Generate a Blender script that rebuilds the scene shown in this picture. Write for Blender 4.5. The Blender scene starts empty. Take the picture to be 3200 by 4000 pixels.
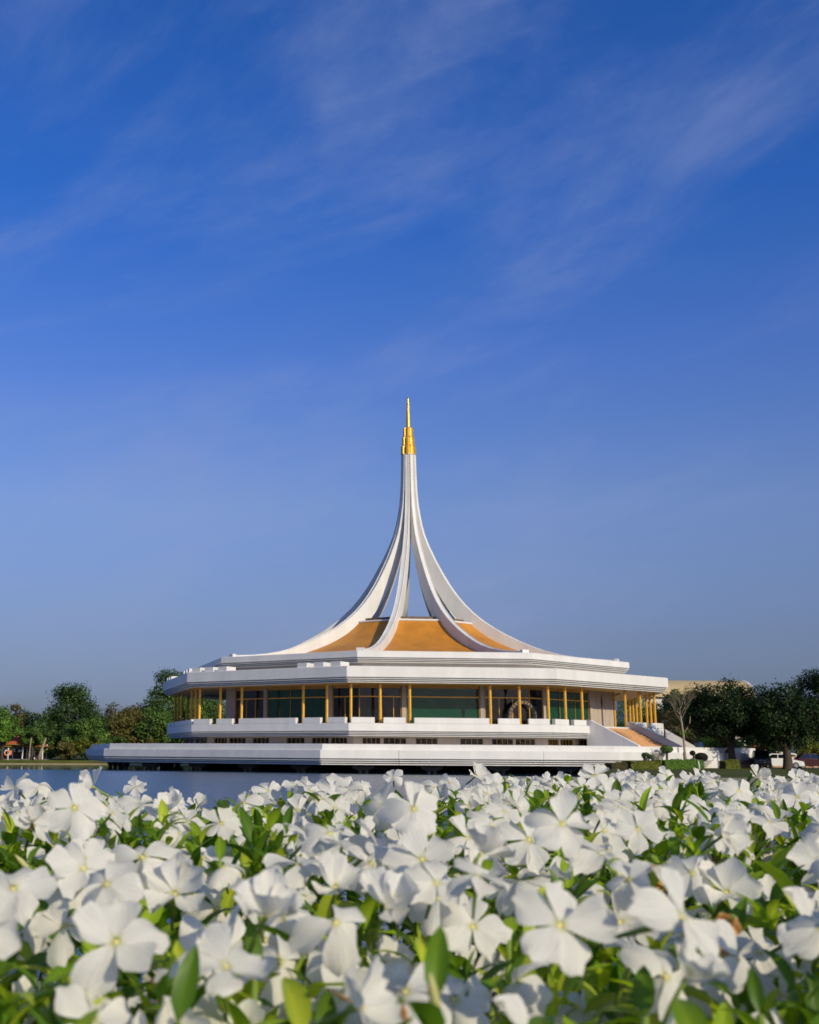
import bpy, bmesh, math, random
import numpy as np
from mathutils import Vector, Matrix, Euler
from mathutils.geometry import tessellate_polygon

S = bpy.context.scene
COL = S.collection
R = math.radians
rnd = random.Random(9)

# ------------------------------------------------------------------ camera
F_PX, PITCH, ROLL = 4864.98, 0.24523, 0.00716
PPX, PPY = 1600 - 344.3046, 2000 - 272.088
CAM_Z = 1.6
cam_d = bpy.data.cameras.new('camera')
cam = bpy.data.objects.new('camera', cam_d)
COL.objects.link(cam)
S.camera = cam
cam_d.sensor_fit = 'HORIZONTAL'
cam_d.sensor_width = 36.0
cam_d.lens = 36.0 * F_PX / 3200
cam_d.shift_x = 344.3046 / 3200
cam_d.shift_y = -272.088 / 3200
cam_d.clip_start = 0.05
cam_d.clip_end = 9000
cam.matrix_world = Matrix.Translation((0, 0, CAM_Z)) @ Matrix.Rotation(math.pi / 2 + PITCH, 4, 'X') @ Matrix.Rotation(ROLL, 4, 'Z')
cam_d.dof.use_dof = True
cam_d.dof.focus_distance = 3.4
cam_d.dof.aperture_fstop = 22

# ------------------------------------------------------------------ sky, sun, exposure
SUN_AZ, SUN_EL = R(38), R(24)          # azimuth measured from the camera's back towards its right
sun_dir = Vector((math.sin(SUN_AZ) * math.cos(SUN_EL), -math.cos(SUN_AZ) * math.cos(SUN_EL), math.sin(SUN_EL)))
W = bpy.data.worlds.new('World')
S.world = W
W.use_nodes = True
wt = W.node_tree
wt.nodes.clear()
def wn(t, **k):
    n = wt.nodes.new(t)
    for a, v in k.items():
        setattr(n, a, v)
    return n
sky = wn('ShaderNodeTexSky', sky_type='NISHITA', sun_disc=False)
sky.sun_elevation = SUN_EL
sky.sun_rotation = math.pi - SUN_AZ
sky.altitude = 0
sky.air_density = 1.0
sky.dust_density = 1.6
sky.ozone_density = 4.0
tc = wn('ShaderNodeTexCoord')
sep = wn('ShaderNodeSeparateXYZ')
wt.links.new(tc.outputs['Generated'], sep.inputs[0])
# colour balance of the clear sky: hazy slate near the horizon, deep blue higher up, paled above the view to neutralise the fill light
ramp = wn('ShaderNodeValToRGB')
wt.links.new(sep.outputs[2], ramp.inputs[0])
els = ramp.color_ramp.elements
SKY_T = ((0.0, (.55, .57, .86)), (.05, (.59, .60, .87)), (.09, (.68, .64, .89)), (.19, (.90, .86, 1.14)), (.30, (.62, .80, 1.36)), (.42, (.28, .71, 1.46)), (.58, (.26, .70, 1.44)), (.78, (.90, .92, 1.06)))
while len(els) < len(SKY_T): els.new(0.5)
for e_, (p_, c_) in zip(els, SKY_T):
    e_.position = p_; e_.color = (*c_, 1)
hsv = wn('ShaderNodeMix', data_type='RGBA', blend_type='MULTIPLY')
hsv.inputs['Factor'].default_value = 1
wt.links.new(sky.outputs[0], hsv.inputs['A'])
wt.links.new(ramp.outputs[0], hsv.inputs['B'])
def wmath(op, a, b=None):
    n = wn('ShaderNodeMath', operation=op)
    for i, v in enumerate((a, b)):
        if v is None:
            continue
        if isinstance(v, (int, float)):
            n.inputs[i].default_value = v
        else:
            wt.links.new(v, n.inputs[i])
    return n.outputs[0]
def cloud_layer(tilt, scale, loc, lo, hi, detail, rough, dist):
    """thin cirrus drawn out along one direction of the sky"""
    m0 = wn('ShaderNodeMapping'); m0.inputs['Rotation'].default_value = (0, tilt, 0)
    wt.links.new(tc.outputs['Generated'], m0.inputs[0])
    mp = wn('ShaderNodeMapping')
    mp.inputs['Scale'].default_value = scale
    mp.inputs['Location'].default_value = loc
    wt.links.new(m0.outputs[0], mp.inputs[0])
    nz = wn('ShaderNodeTexNoise')
    nz.inputs['Scale'].default_value = 1.0
    nz.inputs['Detail'].default_value = detail
    nz.inputs['Roughness'].default_value = rough
    nz.inputs['Distortion'].default_value = dist
    wt.links.new(mp.outputs[0], nz.inputs['Vector'])
    mr = wn('ShaderNodeMapRange', interpolation_type='SMOOTHSTEP')
    mr.inputs['From Min'].default_value = lo
    mr.inputs['From Max'].default_value = hi
    wt.links.new(nz.outputs[0], mr.inputs['Value'])
    return mr.outputs[0]
c1 = cloud_layer(R(24), (2.3, 2.3, 5.2), (11.9, 6.3, 0), 0.44, 0.76, 8, 0.60, 0.25)
c2 = cloud_layer(R(16), (3.2, 3.2, 17), (1.7, 5.2, 0), 0.50, 0.80, 7, 0.60, 0.3)
csum = wmath('ADD', wmath('MULTIPLY', c1, 0.46), wmath('MULTIPLY', c2, 0.18))
cmix = wn('ShaderNodeMix', data_type='RGBA')
wt.links.new(csum, cmix.inputs['Factor'])
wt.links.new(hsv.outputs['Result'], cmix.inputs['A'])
cmix.inputs['B'].default_value = (2.9, 3.5, 5.8, 1)
bg = wn('ShaderNodeBackground')
bg.inputs['Strength'].default_value = 0.10
wt.links.new(cmix.outputs['Result'], bg.inputs['Color'])
wo = wn('ShaderNodeOutputWorld')
wt.links.new(bg.outputs[0], wo.inputs['Surface'])

sun_l = bpy.data.lights.new('sun', 'SUN')
sun_l.energy = 3.8
sun_l.angle = R(0.5)
sun_l.color = (1.0, 0.86, 0.58)
sun = bpy.data.objects.new('sun', sun_l)
COL.objects.link(sun)
sun.location = (60, -60, 60)
sun.rotation_euler = sun_dir.to_track_quat('Z', 'Y').to_euler()

S.view_settings.view_transform = 'Standard'
S.view_settings.look = 'None'
S.view_settings.exposure = 0.0
S.view_settings.gamma = 1.0
S.view_settings.use_curve_mapping = False
S.render.engine = 'CYCLES'
S.cycles.max_bounces = 8
S.cycles.transparent_max_bounces = 12
S.cycles.sample_clamp_indirect = 6
S.cycles.caustics_reflective = False
S.cycles.caustics_refractive = False

# ------------------------------------------------------------------ helpers
def ray(px, py):
    """direction through a pixel of the photograph (3200 x 4000)"""
    a, b = px - PPX, py - PPY
    cr, sr = math.cos(ROLL), math.sin(ROLL)
    u, w = a * cr + b * sr, -a * sr + b * cr
    v = -w / F_PX
    c, s = math.cos(PITCH), math.sin(PITCH)
    return Vector((u / F_PX, c - v * s, s + v * c))
def at(px, py, Y):
    d = ray(px, py)
    return d * (Y / d.y) + Vector((0, 0, CAM_Z))

def link(o, parent=None):
    COL.objects.link(o)
    if parent is not None:
        o.parent = parent
    return o
def tag(o, label=None, cat=None, group=None, kind=None):
    if label: o['label'] = label
    if cat: o['category'] = cat
    if group: o['group'] = group
    if kind: o['kind'] = kind
    return o
def empty(name, loc, label=None, cat=None, group=None, rz=0.0):
    o = bpy.data.objects.new(name, None)
    o.empty_display_size = 0.2
    o.location = loc
    o.rotation_euler = (0, 0, rz)
    COL.objects.link(o)
    return tag(o, label, cat, group)
def inst(name, me, parent=None, mw=None):
    o = bpy.data.objects.new(name, me)
    link(o, parent)
    if mw is not None:
        o.matrix_local = mw
    return o

class MB:
    def __init__(self):
        self.v, self.f = [], []
    def add(self, vs, fs):
        n = len(self.v)
        self.v += [tuple(x) for x in vs]
        self.f += [tuple(i + n for i in q) for q in fs]
        return self
    def box(self, c, s, rz=0.0, m=None):
        x, y, z = s[0] / 2, s[1] / 2, s[2] / 2
        vs = [Vector(q) for q in ((-x,-y,-z),(x,-y,-z),(x,y,-z),(-x,y,-z),(-x,-y,z),(x,-y,z),(x,y,z),(-x,y,z))]
        M = (Matrix.Translation(c) @ Matrix.Rotation(rz, 4, 'Z')) if m is None else m
        return self.add([M @ q for q in vs], [(0,3,2,1),(4,5,6,7),(0,1,5,4),(1,2,6,5),(2,3,7,6),(3,0,4,7)])
    def prism(self, poly, z0, z1):
        n = len(poly)
        vs = [(p[0], p[1], z0) for p in poly] + [(p[0], p[1], z1) for p in poly]
        return self.add(vs, [tuple(range(n))[::-1], tuple(range(n, 2 * n))] + [(i, (i + 1) % n, n + (i + 1) % n, n + i) for i in range(n)])
    def strip(self, rings, closed=True, cap=True):
        """loft rings (lists of equal length)"""
        n = len(rings[0]); vs = [q for r in rings for q in r]; fs = []
        for j in range(len(rings) - 1):
            for i in range(n if closed else n - 1):
                fs.append((j*n+i, j*n+(i+1) % n, (j+1)*n+(i+1) % n, (j+1)*n+i))
        if cap and closed:
            fs.append(tuple(range(n))[::-1]); fs.append(tuple(range((len(rings)-1)*n, len(rings)*n)))
        return self.add(vs, fs)
    def tube(self, pts, rad, n=8, cap=True):
        pts = [Vector(p) for p in pts]
        if not hasattr(rad, '__len__'): rad = [rad] * len(pts)
        rings = []
        ref = Vector((0.13, 0.21, 1)).normalized()
        for i, p in enumerate(pts):
            t = (pts[min(i+1, len(pts)-1)] - pts[max(i-1, 0)]).normalized()
            a = t.cross(ref if abs(t.dot(ref)) < 0.93 else Vector((1, 0.1, 0))).normalized()
            b = t.cross(a)
            rings.append([p + (a * math.cos(2*math.pi*k/n) + b * math.sin(2*math.pi*k/n)) * rad[i] for k in range(n)])
        return self.strip(rings, True, cap)
    def lathe(self, prof, n=16, c=(0, 0, 0)):
        rings = [[(c[0] + r * math.cos(2*math.pi*k/n), c[1] + r * math.sin(2*math.pi*k/n), c[2] + z) for k in range(n)] for r, z in prof]
        return self.strip(rings, True, True)
    def mesh(self, name, mat=None, smooth=False):
        me = bpy.data.meshes.new(name)
        me.from_pydata(self.v, [], self.f)
        bm = bmesh.new(); bm.from_mesh(me)
        bmesh.ops.recalc_face_normals(bm, faces=bm.faces)
        bm.to_mesh(me); bm.free()
        if mat: me.materials.append(mat)
        if smooth:
            me.polygons.foreach_set('use_smooth', [True] * len(me.polygons))
        return me
    def obj(self, name, mat, parent=None, smooth=False):
        return inst(name, self.mesh(name, mat, smooth), parent)

def smooth_angle(o, ang=40):
    me = o.data
    me.polygons.foreach_set('use_smooth', [True] * len(me.polygons))
    me.set_sharp_from_angle(angle=R(ang))
    return o
def bevel(o, w=0.02, seg=1):
    m = o.modifiers.new('edge', 'BEVEL'); m.width = w; m.segments = seg; m.limit_method = 'ANGLE'; m.angle_limit = R(50)
    return o

# ------------------------------------------------------------------ materials
def new_mat(name):
    m = bpy.data.materials.new(name)
    m.use_nodes = True
    nt = m.node_tree
    return m, nt, nt.nodes['Principled BSDF']
def N(nt, t, **k):
    n = nt.nodes.new(t)
    for a, v in k.items():
        setattr(n, a, v)
    return n
def solid(name, c, rough=0.6, metal=0.0, var=0.12, scale=2.0, bump=0.0, bscale=30.0, spec=0.5, streak=False):
    m, nt, b = new_mat(name)
    b.inputs['Roughness'].default_value = rough
    b.inputs['Metallic'].default_value = metal
    b.inputs['Specular IOR Level'].default_value = spec
    t = N(nt, 'ShaderNodeTexCoord')
    mp = N(nt, 'ShaderNodeMapping')
    if streak: mp.inputs['Scale'].default_value = (1, 1, 0.35)
    nt.links.new(t.outputs['Object'], mp.inputs[0])
    nz = N(nt, 'ShaderNodeTexNoise')
    nz.inputs['Scale'].default_value = scale
    nz.inputs['Detail'].default_value = 8
    nz.inputs['Roughness'].default_value = 0.62
    nt.links.new(mp.outputs[0], nz.inputs['Vector'])
    mr = N(nt, 'ShaderNodeMapRange')
    mr.inputs['From Min'].default_value = 0.3; mr.inputs['From Max'].default_value = 0.7
    mr.inputs['To Min'].default_value = 1 - var; mr.inputs['To Max'].default_value = 1 + var * 0.6
    nt.links.new(nz.outputs[0], mr.inputs['Value'])
    mx = N(nt, 'ShaderNodeMix', data_type='RGBA', blend_type='MULTIPLY')
    mx.inputs['Factor'].default_value = 1
    mx.inputs['A'].default_value = (*c, 1)
    nt.links.new(mr.outputs[0], mx.inputs['B'])
    nt.links.new(mx.outputs['Result'], b.inputs['Base Color'])
    if bump:
        n2 = N(nt, 'ShaderNodeTexNoise'); n2.inputs['Scale'].default_value = bscale; n2.inputs['Detail'].default_value = 5
        nt.links.new(t.outputs['Object'], n2.inputs['Vector'])
        bp = N(nt, 'ShaderNodeBump'); bp.inputs['Strength'].default_value = bump; bp.inputs['Distance'].default_value = 0.02
        nt.links.new(n2.outputs[0], bp.inputs['Height']); nt.links.new(bp.outputs[0], b.inputs['Normal'])
    return m

M_WHITE = solid('white_paint', (0.665, 0.66, 0.645), 0.55, var=0.11, scale=0.6, streak=True)
M_WHITE2 = solid('white_plaster', (0.76, 0.73, 0.70), 0.7, var=0.10, scale=1.0, streak=True)
M_STONE = solid('beige_stone', (0.42, 0.35, 0.30), 0.6, var=0.18, scale=2.2, streak=True)
M_BASEW = solid('beige_wall', (0.50, 0.42, 0.36), 0.7, var=0.15, scale=1.2)
M_GOLD = solid('gold_paint', (0.74, 0.40, 0.050), 0.38, metal=0.25, var=0.15, scale=3)
M_GOLDL = solid('gold_leaf', (0.80, 0.44, 0.06), 0.30, metal=0.55, var=0.12, scale=3)
M_ROOF = solid('gold_roof', (0.53, 0.215, 0.018), 0.55, var=0.26, scale=0.55, bump=0.25, bscale=6, streak=True)
M_CEIL = solid('gold_ceiling', (0.50, 0.28, 0.075), 0.5, var=0.15, scale=1)
M_FRAME = solid('bronze_frame', (0.42, 0.25, 0.06), 0.4, metal=0.3, var=0.1)
M_CURB = solid('brown_curb', (0.16, 0.10, 0.055), 0.7, var=0.35, scale=2)
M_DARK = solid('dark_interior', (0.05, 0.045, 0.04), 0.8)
M_CONC = solid('grey_concrete', (0.20, 0.19, 0.17), 0.85, var=0.35, scale=1.3, bump=0.3, bscale=8)
M_PILE = solid('stained_concrete', (0.16, 0.15, 0.135), 0.85, var=0.4, scale=2.5)
M_BRICK = solid('orange_paving', (0.52, 0.29, 0.14), 0.7, var=0.22, scale=3)
M_BARK = solid('bark', (0.06, 0.045, 0.03), 0.9, var=0.4, scale=6, bump=0.6, bscale=14)
M_BARKL = solid('pale_bark', (0.29, 0.23, 0.16), 0.85, var=0.3, scale=5, bump=0.4, bscale=14)
M_REDTILE = solid('red_roof_tile', (0.46, 0.11, 0.05), 0.65, var=0.3, scale=4)
M_TAN = solid('tan_roof', (0.52, 0.40, 0.21), 0.7, var=0.08, scale=0.4)
M_BLUE = solid('blue_glaze', (0.03, 0.07, 0.16), 0.3, var=0.2)
M_BLACK = solid('black_paint', (0.012, 0.013, 0.015), 0.25, var=0.1)
M_RUBBER = solid('rubber', (0.02, 0.02, 0.02), 0.8)
M_CARW = solid('white_car_paint', (0.78, 0.79, 0.80), 0.22, var=0.02)
M_CARR = solid('dark_red_car_paint', (0.05, 0.008, 0.008), 0.25, var=0.05)
M_RIM = solid('steel', (0.5, 0.5, 0.5), 0.3, metal=0.8)
M_ORANGE = solid('orange_plastic', (0.75, 0.20, 0.05), 0.45, var=0.08)
M_SAND = solid('sandy_bank', (0.40, 0.29, 0.17), 0.9, var=0.25, scale=1.5)
M_SOIL = solid('dark_soil', (0.05, 0.035, 0.02), 0.95, var=0.4, scale=20, bump=0.6, bscale=60)
M_ROAD = solid('asphalt', (0.07, 0.068, 0.065), 0.9, var=0.25, scale=1.0)

def glass_mat(name, col, tint, mixv):
    m, nt, b = new_mat(name)
    b.inputs['Base Color'].default_value = (*col, 1)
    b.inputs['Roughness'].default_value = 0.03
    b.inputs['Specular IOR Level'].default_value = 0.75
    t = N(nt, 'ShaderNodeTexCoord'); nz = N(nt, 'ShaderNodeTexNoise'); nz.inputs['Scale'].default_value = .7; nz.inputs['Detail'].default_value = 3
    nt.links.new(t.outputs['Object'], nz.inputs['Vector'])
    bp = N(nt, 'ShaderNodeBump'); bp.inputs['Strength'].default_value = .5; bp.inputs['Distance'].default_value = .05
    nt.links.new(nz.outputs[0], bp.inputs['Height']); nt.links.new(bp.outputs[0], b.inputs['Normal'])
    tr = N(nt, 'ShaderNodeBsdfTransparent'); tr.inputs[0].default_value = (*tint, 1)
    ms = N(nt, 'ShaderNodeMixShader'); ms.inputs[0].default_value = mixv
    nt.links.new(b.outputs[0], ms.inputs[1]); nt.links.new(tr.outputs[0], ms.inputs[2])
    nt.links.new(ms.outputs[0], nt.nodes['Material Output'].inputs[0])
    return m
M_TEAL = glass_mat('teal_glass', (0.014, 0.095, 0.060), (0.34, 0.70, 0.56), 0.52)
M_NAVY = glass_mat('dark_glass', (0.010, 0.014, 0.018), (0.35, 0.42, 0.45), 0.40)
M_CGLASS = glass_mat('car_glass', (0.01, 0.012, 0.015), (0.1, 0.1, 0.1), 0.15)

# grass / ground: short turf with worn, sandy patches
def ground_mat():
    m, nt, b = new_mat('turf')
    t = N(nt, 'ShaderNodeTexCoord')
    nz = N(nt, 'ShaderNodeTexNoise'); nz.inputs['Scale'].default_value = 0.25; nz.inputs['Detail'].default_value = 9
    nt.links.new(t.outputs['Object'], nz.inputs['Vector'])
    cr = N(nt, 'ShaderNodeValToRGB')
    e = cr.color_ramp.elements
    e[0].position = 0.3; e[0].color = (0.045, 0.065, 0.012, 1)
    e[1].position = 0.72; e[1].color = (0.11, 0.11, 0.03, 1)
    nt.links.new(nz.outputs[0], cr.inputs[0])
    n2 = N(nt, 'ShaderNodeTexNoise'); n2.inputs['Scale'].default_value = 9; n2.inputs['Detail'].default_value = 6
    nt.links.new(t.outputs['Object'], n2.inputs['Vector'])
    mx = N(nt, 'ShaderNodeMix', data_type='RGBA', blend_type='OVERLAY'); mx.inputs['Factor'].default_value = 0.5
    nt.links.new(cr.outputs[0], mx.inputs['A']); nt.links.new(n2.outputs[1], mx.inputs['B'])
    nt.links.new(mx.outputs['Result'], b.inputs['Base Color'])
    b.inputs['Roughness'].default_value = 0.95; b.inputs['Specular IOR Level'].default_value = 0.1
    bp = N(nt, 'ShaderNodeBump'); bp.inputs['Strength'].default_value = 0.8; bp.inputs['Distance'].default_value = 0.06
    nt.links.new(n2.outputs[0], bp.inputs['Height']); nt.links.new(bp.outputs[0], b.inputs['Normal'])
    return m
M_TURF = ground_mat()

def water_mat():
    m, nt, b = new_mat('lake_water')
    b.inputs['Base Color'].default_value = (0.020, 0.075, 0.150, 1)
    b.inputs['IOR'].default_value = 1.33
    t = N(nt, 'ShaderNodeTexCoord')
    sp = N(nt, 'ShaderNodeSeparateXYZ'); nt.links.new(t.outputs['Object'], sp.inputs[0])
    # sheltered calm water beyond a wind line, rippled water on this side
    ml = N(nt, 'ShaderNodeMath', operation='MULTIPLY_ADD'); ml.inputs[1].default_value = 0.47
    nt.links.new(sp.outputs[0], ml.inputs[0]); nt.links.new(sp.outputs[1], ml.inputs[2])
    nl = N(nt, 'ShaderNodeTexNoise'); nl.inputs['Scale'].default_value = 0.15
    nt.links.new(t.outputs['Object'], nl.inputs['Vector'])
    ad = N(nt, 'ShaderNodeMath', operation='MULTIPLY_ADD'); ad.inputs[1].default_value = 3.0
    nt.links.new(nl.outputs[0], ad.inputs[0]); nt.links.new(ml.outputs[0], ad.inputs[2])
    wl = N(nt, 'ShaderNodeMapRange', interpolation_type='SMOOTHSTEP')
    wl.inputs['From Min'].default_value = 107.0; wl.inputs['From Max'].default_value = 113.0
    wl.inputs['To Min'].default_value = 1; wl.inputs['To Max'].default_value = 0
    nt.links.new(ad.outputs[0], wl.inputs['Value'])
    mr = N(nt, 'ShaderNodeMapRange'); mr.inputs['To Min'].default_value = 0.04; mr.inputs['To Max'].default_value = 0.17
    nt.links.new(wl.outputs[0], mr.inputs['Value']); nt.links.new(mr.outputs[0], b.inputs['Roughness'])
    mp = N(nt, 'ShaderNodeMapping'); mp.inputs['Scale'].default_value = (0.55, 1.5, 1)
    nt.links.new(t.outputs['Object'], mp.inputs[0])
    nz = N(nt, 'ShaderNodeTexNoise'); nz.inputs['Scale'].default_value = 1.6; nz.inputs['Detail'].default_value = 5; nz.inputs['Distortion'].default_value = 0.4
    nt.links.new(mp.outputs[0], nz.inputs['Vector'])
    ms = N(nt, 'ShaderNodeMapRange'); ms.inputs['To Min'].default_value = 0.03; ms.inputs['To Max'].default_value = 0.9
    nt.links.new(wl.outputs[0], ms.inputs['Value'])
    bp = N(nt, 'ShaderNodeBump'); bp.inputs['Distance'].default_value = 0.12
    nt.links.new(ms.outputs[0], bp.inputs['Strength']); nt.links.new(nz.outputs[0], bp.inputs['Height'])
    nt.links.new(bp.outputs[0], b.inputs['Normal'])
    return m
M_WATER = water_mat()

def leaf_mat(name, sat=1.0, gloss=0.5, trans=0.35):
    """leaf colour comes from each leaf's own colour attribute"""
    m, nt, b = new_mat(name)
    at_ = N(nt, 'ShaderNodeAttribute', attribute_name='Col')
    b.inputs['Roughness'].default_value = gloss
    b.inputs['Specular IOR Level'].default_value = 0.3
    nt.links.new(at_.outputs['Color'], b.inputs['Base Color'])
    tl = N(nt, 'ShaderNodeBsdfTranslucent')
    br = N(nt, 'ShaderNodeMix', data_type='RGBA', blend_type='MULTIPLY'); br.inputs['Factor'].default_value = 1
    br.inputs['B'].default_value = (1.5, 1.5, 0.5, 1)
    nt.links.new(at_.outputs['Color'], br.inputs['A']); nt.links.new(br.outputs['Result'], tl.inputs[0])
    ms = N(nt, 'ShaderNodeMixShader'); ms.inputs[0].default_value = trans
    nt.links.new(b.outputs[0], ms.inputs[1]); nt.links.new(tl.outputs[0], ms.inputs[2])
    nt.links.new(ms.outputs[0], nt.nodes['Material Output'].inputs[0])
    return m
M_LEAF = leaf_mat('tree_leaf', gloss=0.6, trans=0.25)
M_BEDLEAF = leaf_mat('bed_leaf', gloss=0.38, trans=0.48)

def petal_mat(name, col, trc, trans=0.35):
    m, nt, b = new_mat(name)
    uv = N(nt, 'ShaderNodeUVMap')
    sp = N(nt, 'ShaderNodeSeparateXYZ'); nt.links.new(uv.outputs[0], sp.inputs[0])
    cr = N(nt, 'ShaderNodeValToRGB'); e = cr.color_ramp.elements
    e[0].position = 0.0; e[0].color = (0.66, 0.66, 0.30, 1)
    e[1].position = 0.13; e[1].color = (*col, 1)
    nt.links.new(sp.outputs[1], cr.inputs[0])
    nz = N(nt, 'ShaderNodeTexNoise'); nz.inputs['Scale'].default_value = 1
    mp = N(nt, 'ShaderNodeMapping'); mp.inputs['Scale'].default_value = (26, 2.0, 1)
    nt.links.new(uv.outputs[0], mp.inputs[0]); nt.links.new(mp.outputs[0], nz.inputs['Vector'])
    bp = N(nt, 'ShaderNodeBump'); bp.inputs['Strength'].default_value = 0.7; bp.inputs['Distance'].default_value = 0.0012
    nt.links.new(nz.outputs[0], bp.inputs['Height']); nt.links.new(bp.outputs[0], b.inputs['Normal'])
    vr = N(nt, 'ShaderNodeMapRange'); vr.inputs['From Min'].default_value = .32; vr.inputs['From Max'].default_value = .62
    vr.inputs['To Min'].default_value = .86; vr.inputs['To Max'].default_value = 1.0
    nt.links.new(nz.outputs[0], vr.inputs['Value'])
    vm = N(nt, 'ShaderNodeMix', data_type='RGBA', blend_type='MULTIPLY'); vm.inputs['Factor'].default_value = 1
    nt.links.new(cr.outputs[0], vm.inputs['A']); nt.links.new(vr.outputs[0], vm.inputs['B'])
    nt.links.new(vm.outputs['Result'], b.inputs['Base Color'])
    b.inputs['Roughness'].default_value = 0.55; b.inputs['Specular IOR Level'].default_value = 0.25
    tl = N(nt, 'ShaderNodeBsdfTranslucent'); tl.inputs[0].default_value = (*trc, 1)
    ms = N(nt, 'ShaderNodeMixShader'); ms.inputs[0].default_value = trans
    nt.links.new(b.outputs[0], ms.inputs[1]); nt.links.new(tl.outputs[0], ms.inputs[2])
    nt.links.new(ms.outputs[0], nt.nodes['Material Output'].inputs[0])
    return m
M_PETAL = petal_mat('white_petal', (0.92, 0.91, 0.86), (0.95, 0.91, 0.78), 0.45)
M_CREAM = petal_mat('cream_petal', (0.72, 0.66, 0.45), (0.7, 0.6, 0.3), 0.35)
M_WITHER = petal_mat('withered_petal', (0.66, 0.37, 0.14), (0.75, 0.40, 0.12), 0.42)
M_EYE = solid('yellow_eye', (0.66, 0.58, 0.20), 0.6)
M_STEM = solid('green_stem', (0.16, 0.24, 0.03), 0.5, var=0.2, scale=60)

# ------------------------------------------------------------------ setting: ground, lake, road
GZ = 0.5
lake = [(-120, 4.6), (-30, 4.3), (-3, 4.2), (3, 4.4), (40, 4.6), (85, 6), (88, 40), (70, 63), (40, 66.5), (17.2, 68.5), (17.0, 78), (19.0, 93),
        (24, 110), (31, 122), (42, 132), (50, 146), (50, 168), (38, 184), (12, 186), (-14, 182), (-31, 178), (-43, 173.5), (-75, 170), (-110, 162), (-140, 90)]
def ground_sheet():
    far = 4000
    outer = [(far * math.cos(t), far * math.sin(t)) for t in [2 * math.pi * i / 48 for i in range(48)]]
    hole = lake
    pts = [Vector((x, y, 0)) for x, y in outer] + [Vector((x, y, 0)) for x, y in hole]
    tris = tessellate_polygon([[Vector((x, y, 0)) for x, y in outer], [Vector((x, y, 0)) for x, y in hole]])
    b = MB()
    b.add([(p.x, p.y, GZ) for p in pts], tris)
    return tag(b.obj('ground', M_TURF), kind='structure')
ground_sheet()
# low bank of the lake: sandy on the far shore, a concrete edge along the lawn
def bank(idx, name, mat, w, top, foot):
    b = MB()
    n = len(lake)
    cxl = sum(p[0] for p in lake) / n; cyl = sum(p[1] for p in lake) / n
    P = [lake[i % n] for i in idx]
    rings = []
    for j, p in enumerate(P):
        a = Vector(P[max(j - 1, 0)]); c = Vector(P[min(j + 1, len(P) - 1)])
        t = (c - a).normalized(); nrm = Vector((-t.y, t.x))          # into the lake (the outline runs counter-clockwise)
        q = Vector(p)
        def o(d, z): return (q.x + nrm.x * d, q.y + nrm.y * d, z)
        rings.append([o(-0.35, GZ + top - .04), o(-0.30, GZ + top), o(w * 0.25, GZ + top), o(w * 0.5, (GZ + top) * 0.55), o(w, foot), o(w, -0.6), o(-0.35, -0.6)])
    b.strip(rings, True, True)
    return tag(b.obj(name, mat), kind='structure')
bank(range(18, 25), 'grass_bank', M_TURF, 0.9, 0.012, 0.02)
bank(range(18, 25), 'shore', M_SAND, 1.5, -0.30, -0.05)
bank(list(range(24, 30)), 'near_bank', M_CONC, 0.6, 0.012, -0.05)
bank(range(4, 19), 'lawn_kerb', M_CONC, 0.05, 0.02, -0.1)
b = MB(); n = len(lake)
c0 = Vector((0, 95))
big = [(-170, 2), (100, 2), (105, 200), (-170, 200)]
b.add([(x, y, 0) for x, y in big], [(0, 1, 2, 3)])
tag(b.obj('lake', M_WATER), kind='structure')
b = MB(); b.add([(x, y, -1.5) for x, y in big], [(0, 1, 2, 3)]); tag(b.obj('lake_bed', M_SOIL), kind='structure')
# service road behind the lawn
b = MB()
b.add([(41, 133.5, GZ + .006), (120, 128, GZ + .006), (120, 142, GZ + .006), (47, 146, GZ + .006)], [(0, 1, 2, 3)])
tag(b.obj('road', M_ROAD), kind='structure')

# ------------------------------------------------------------------ the nine-sided hall
BC = Vector((10.803, 150.0, 0))
TH = -0.27807
STEP = 2 * math.pi / 9
hall = empty('pavilion_hall', BC, 'white nine-sided lakeside hall with golden roof, sweeping ribs and gold spire', 'pavilion')
def cn(k, r, z=0.0):
    a = TH + k * STEP
    return Vector((r * math.sin(a), -r * math.cos(a), z))
def fp(k, t, r, z=0.0, off=0.0):
    p = cn(k, r).lerp(cn(k + 1, r), t)
    m = TH + (k + .5) * STEP
    return Vector((p.x + off * math.sin(m), p.y - off * math.cos(m), z))
def frz(k):                    # rotation that turns local +X along face k (x: along, y: inward)
    return TH + (k + .5) * STEP
def ring_segment(name, k, prof, mat, parent=None, t0=0.0, t1=1.0):
    """profile (r, z) closed polygon swept along face k, mitred at the corners"""
    mb = MB()
    mb.strip([[fp(k, t0, r, z) for r, z in prof], [fp(k, t1, r, z) for r, z in prof]], True, True)
    return mb.obj(name, mat, parent or hall)
def fascia(Rt, zt, zv, zm, Rm, Rin, bands=3):
    """tall plain face, then stepped mouldings that draw in towards the soffit"""
    p = [(Rt - 0.05, zt), (Rt, zt - 0.05), (Rt, zv + 0.03), (Rt - 0.03, zv)]
    h = (zv - zm) / bands
    dr = (Rt - Rm) / bands
    for i in range(bands):
        r = Rt - dr * (i + 0.55)
        zt_ = zv - h * i
        p += [(r - 0.30, zt_ - 0.004), (r - 0.30, zt_ - 0.085), (r - 0.02, zt_ - 0.09), (r, zt_ - 0.11), (r, zt_ - h + 0.01)]
    p += [(Rm - 0.12, zm), (Rin, zm), (Rin, zt)]
    return p

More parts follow.
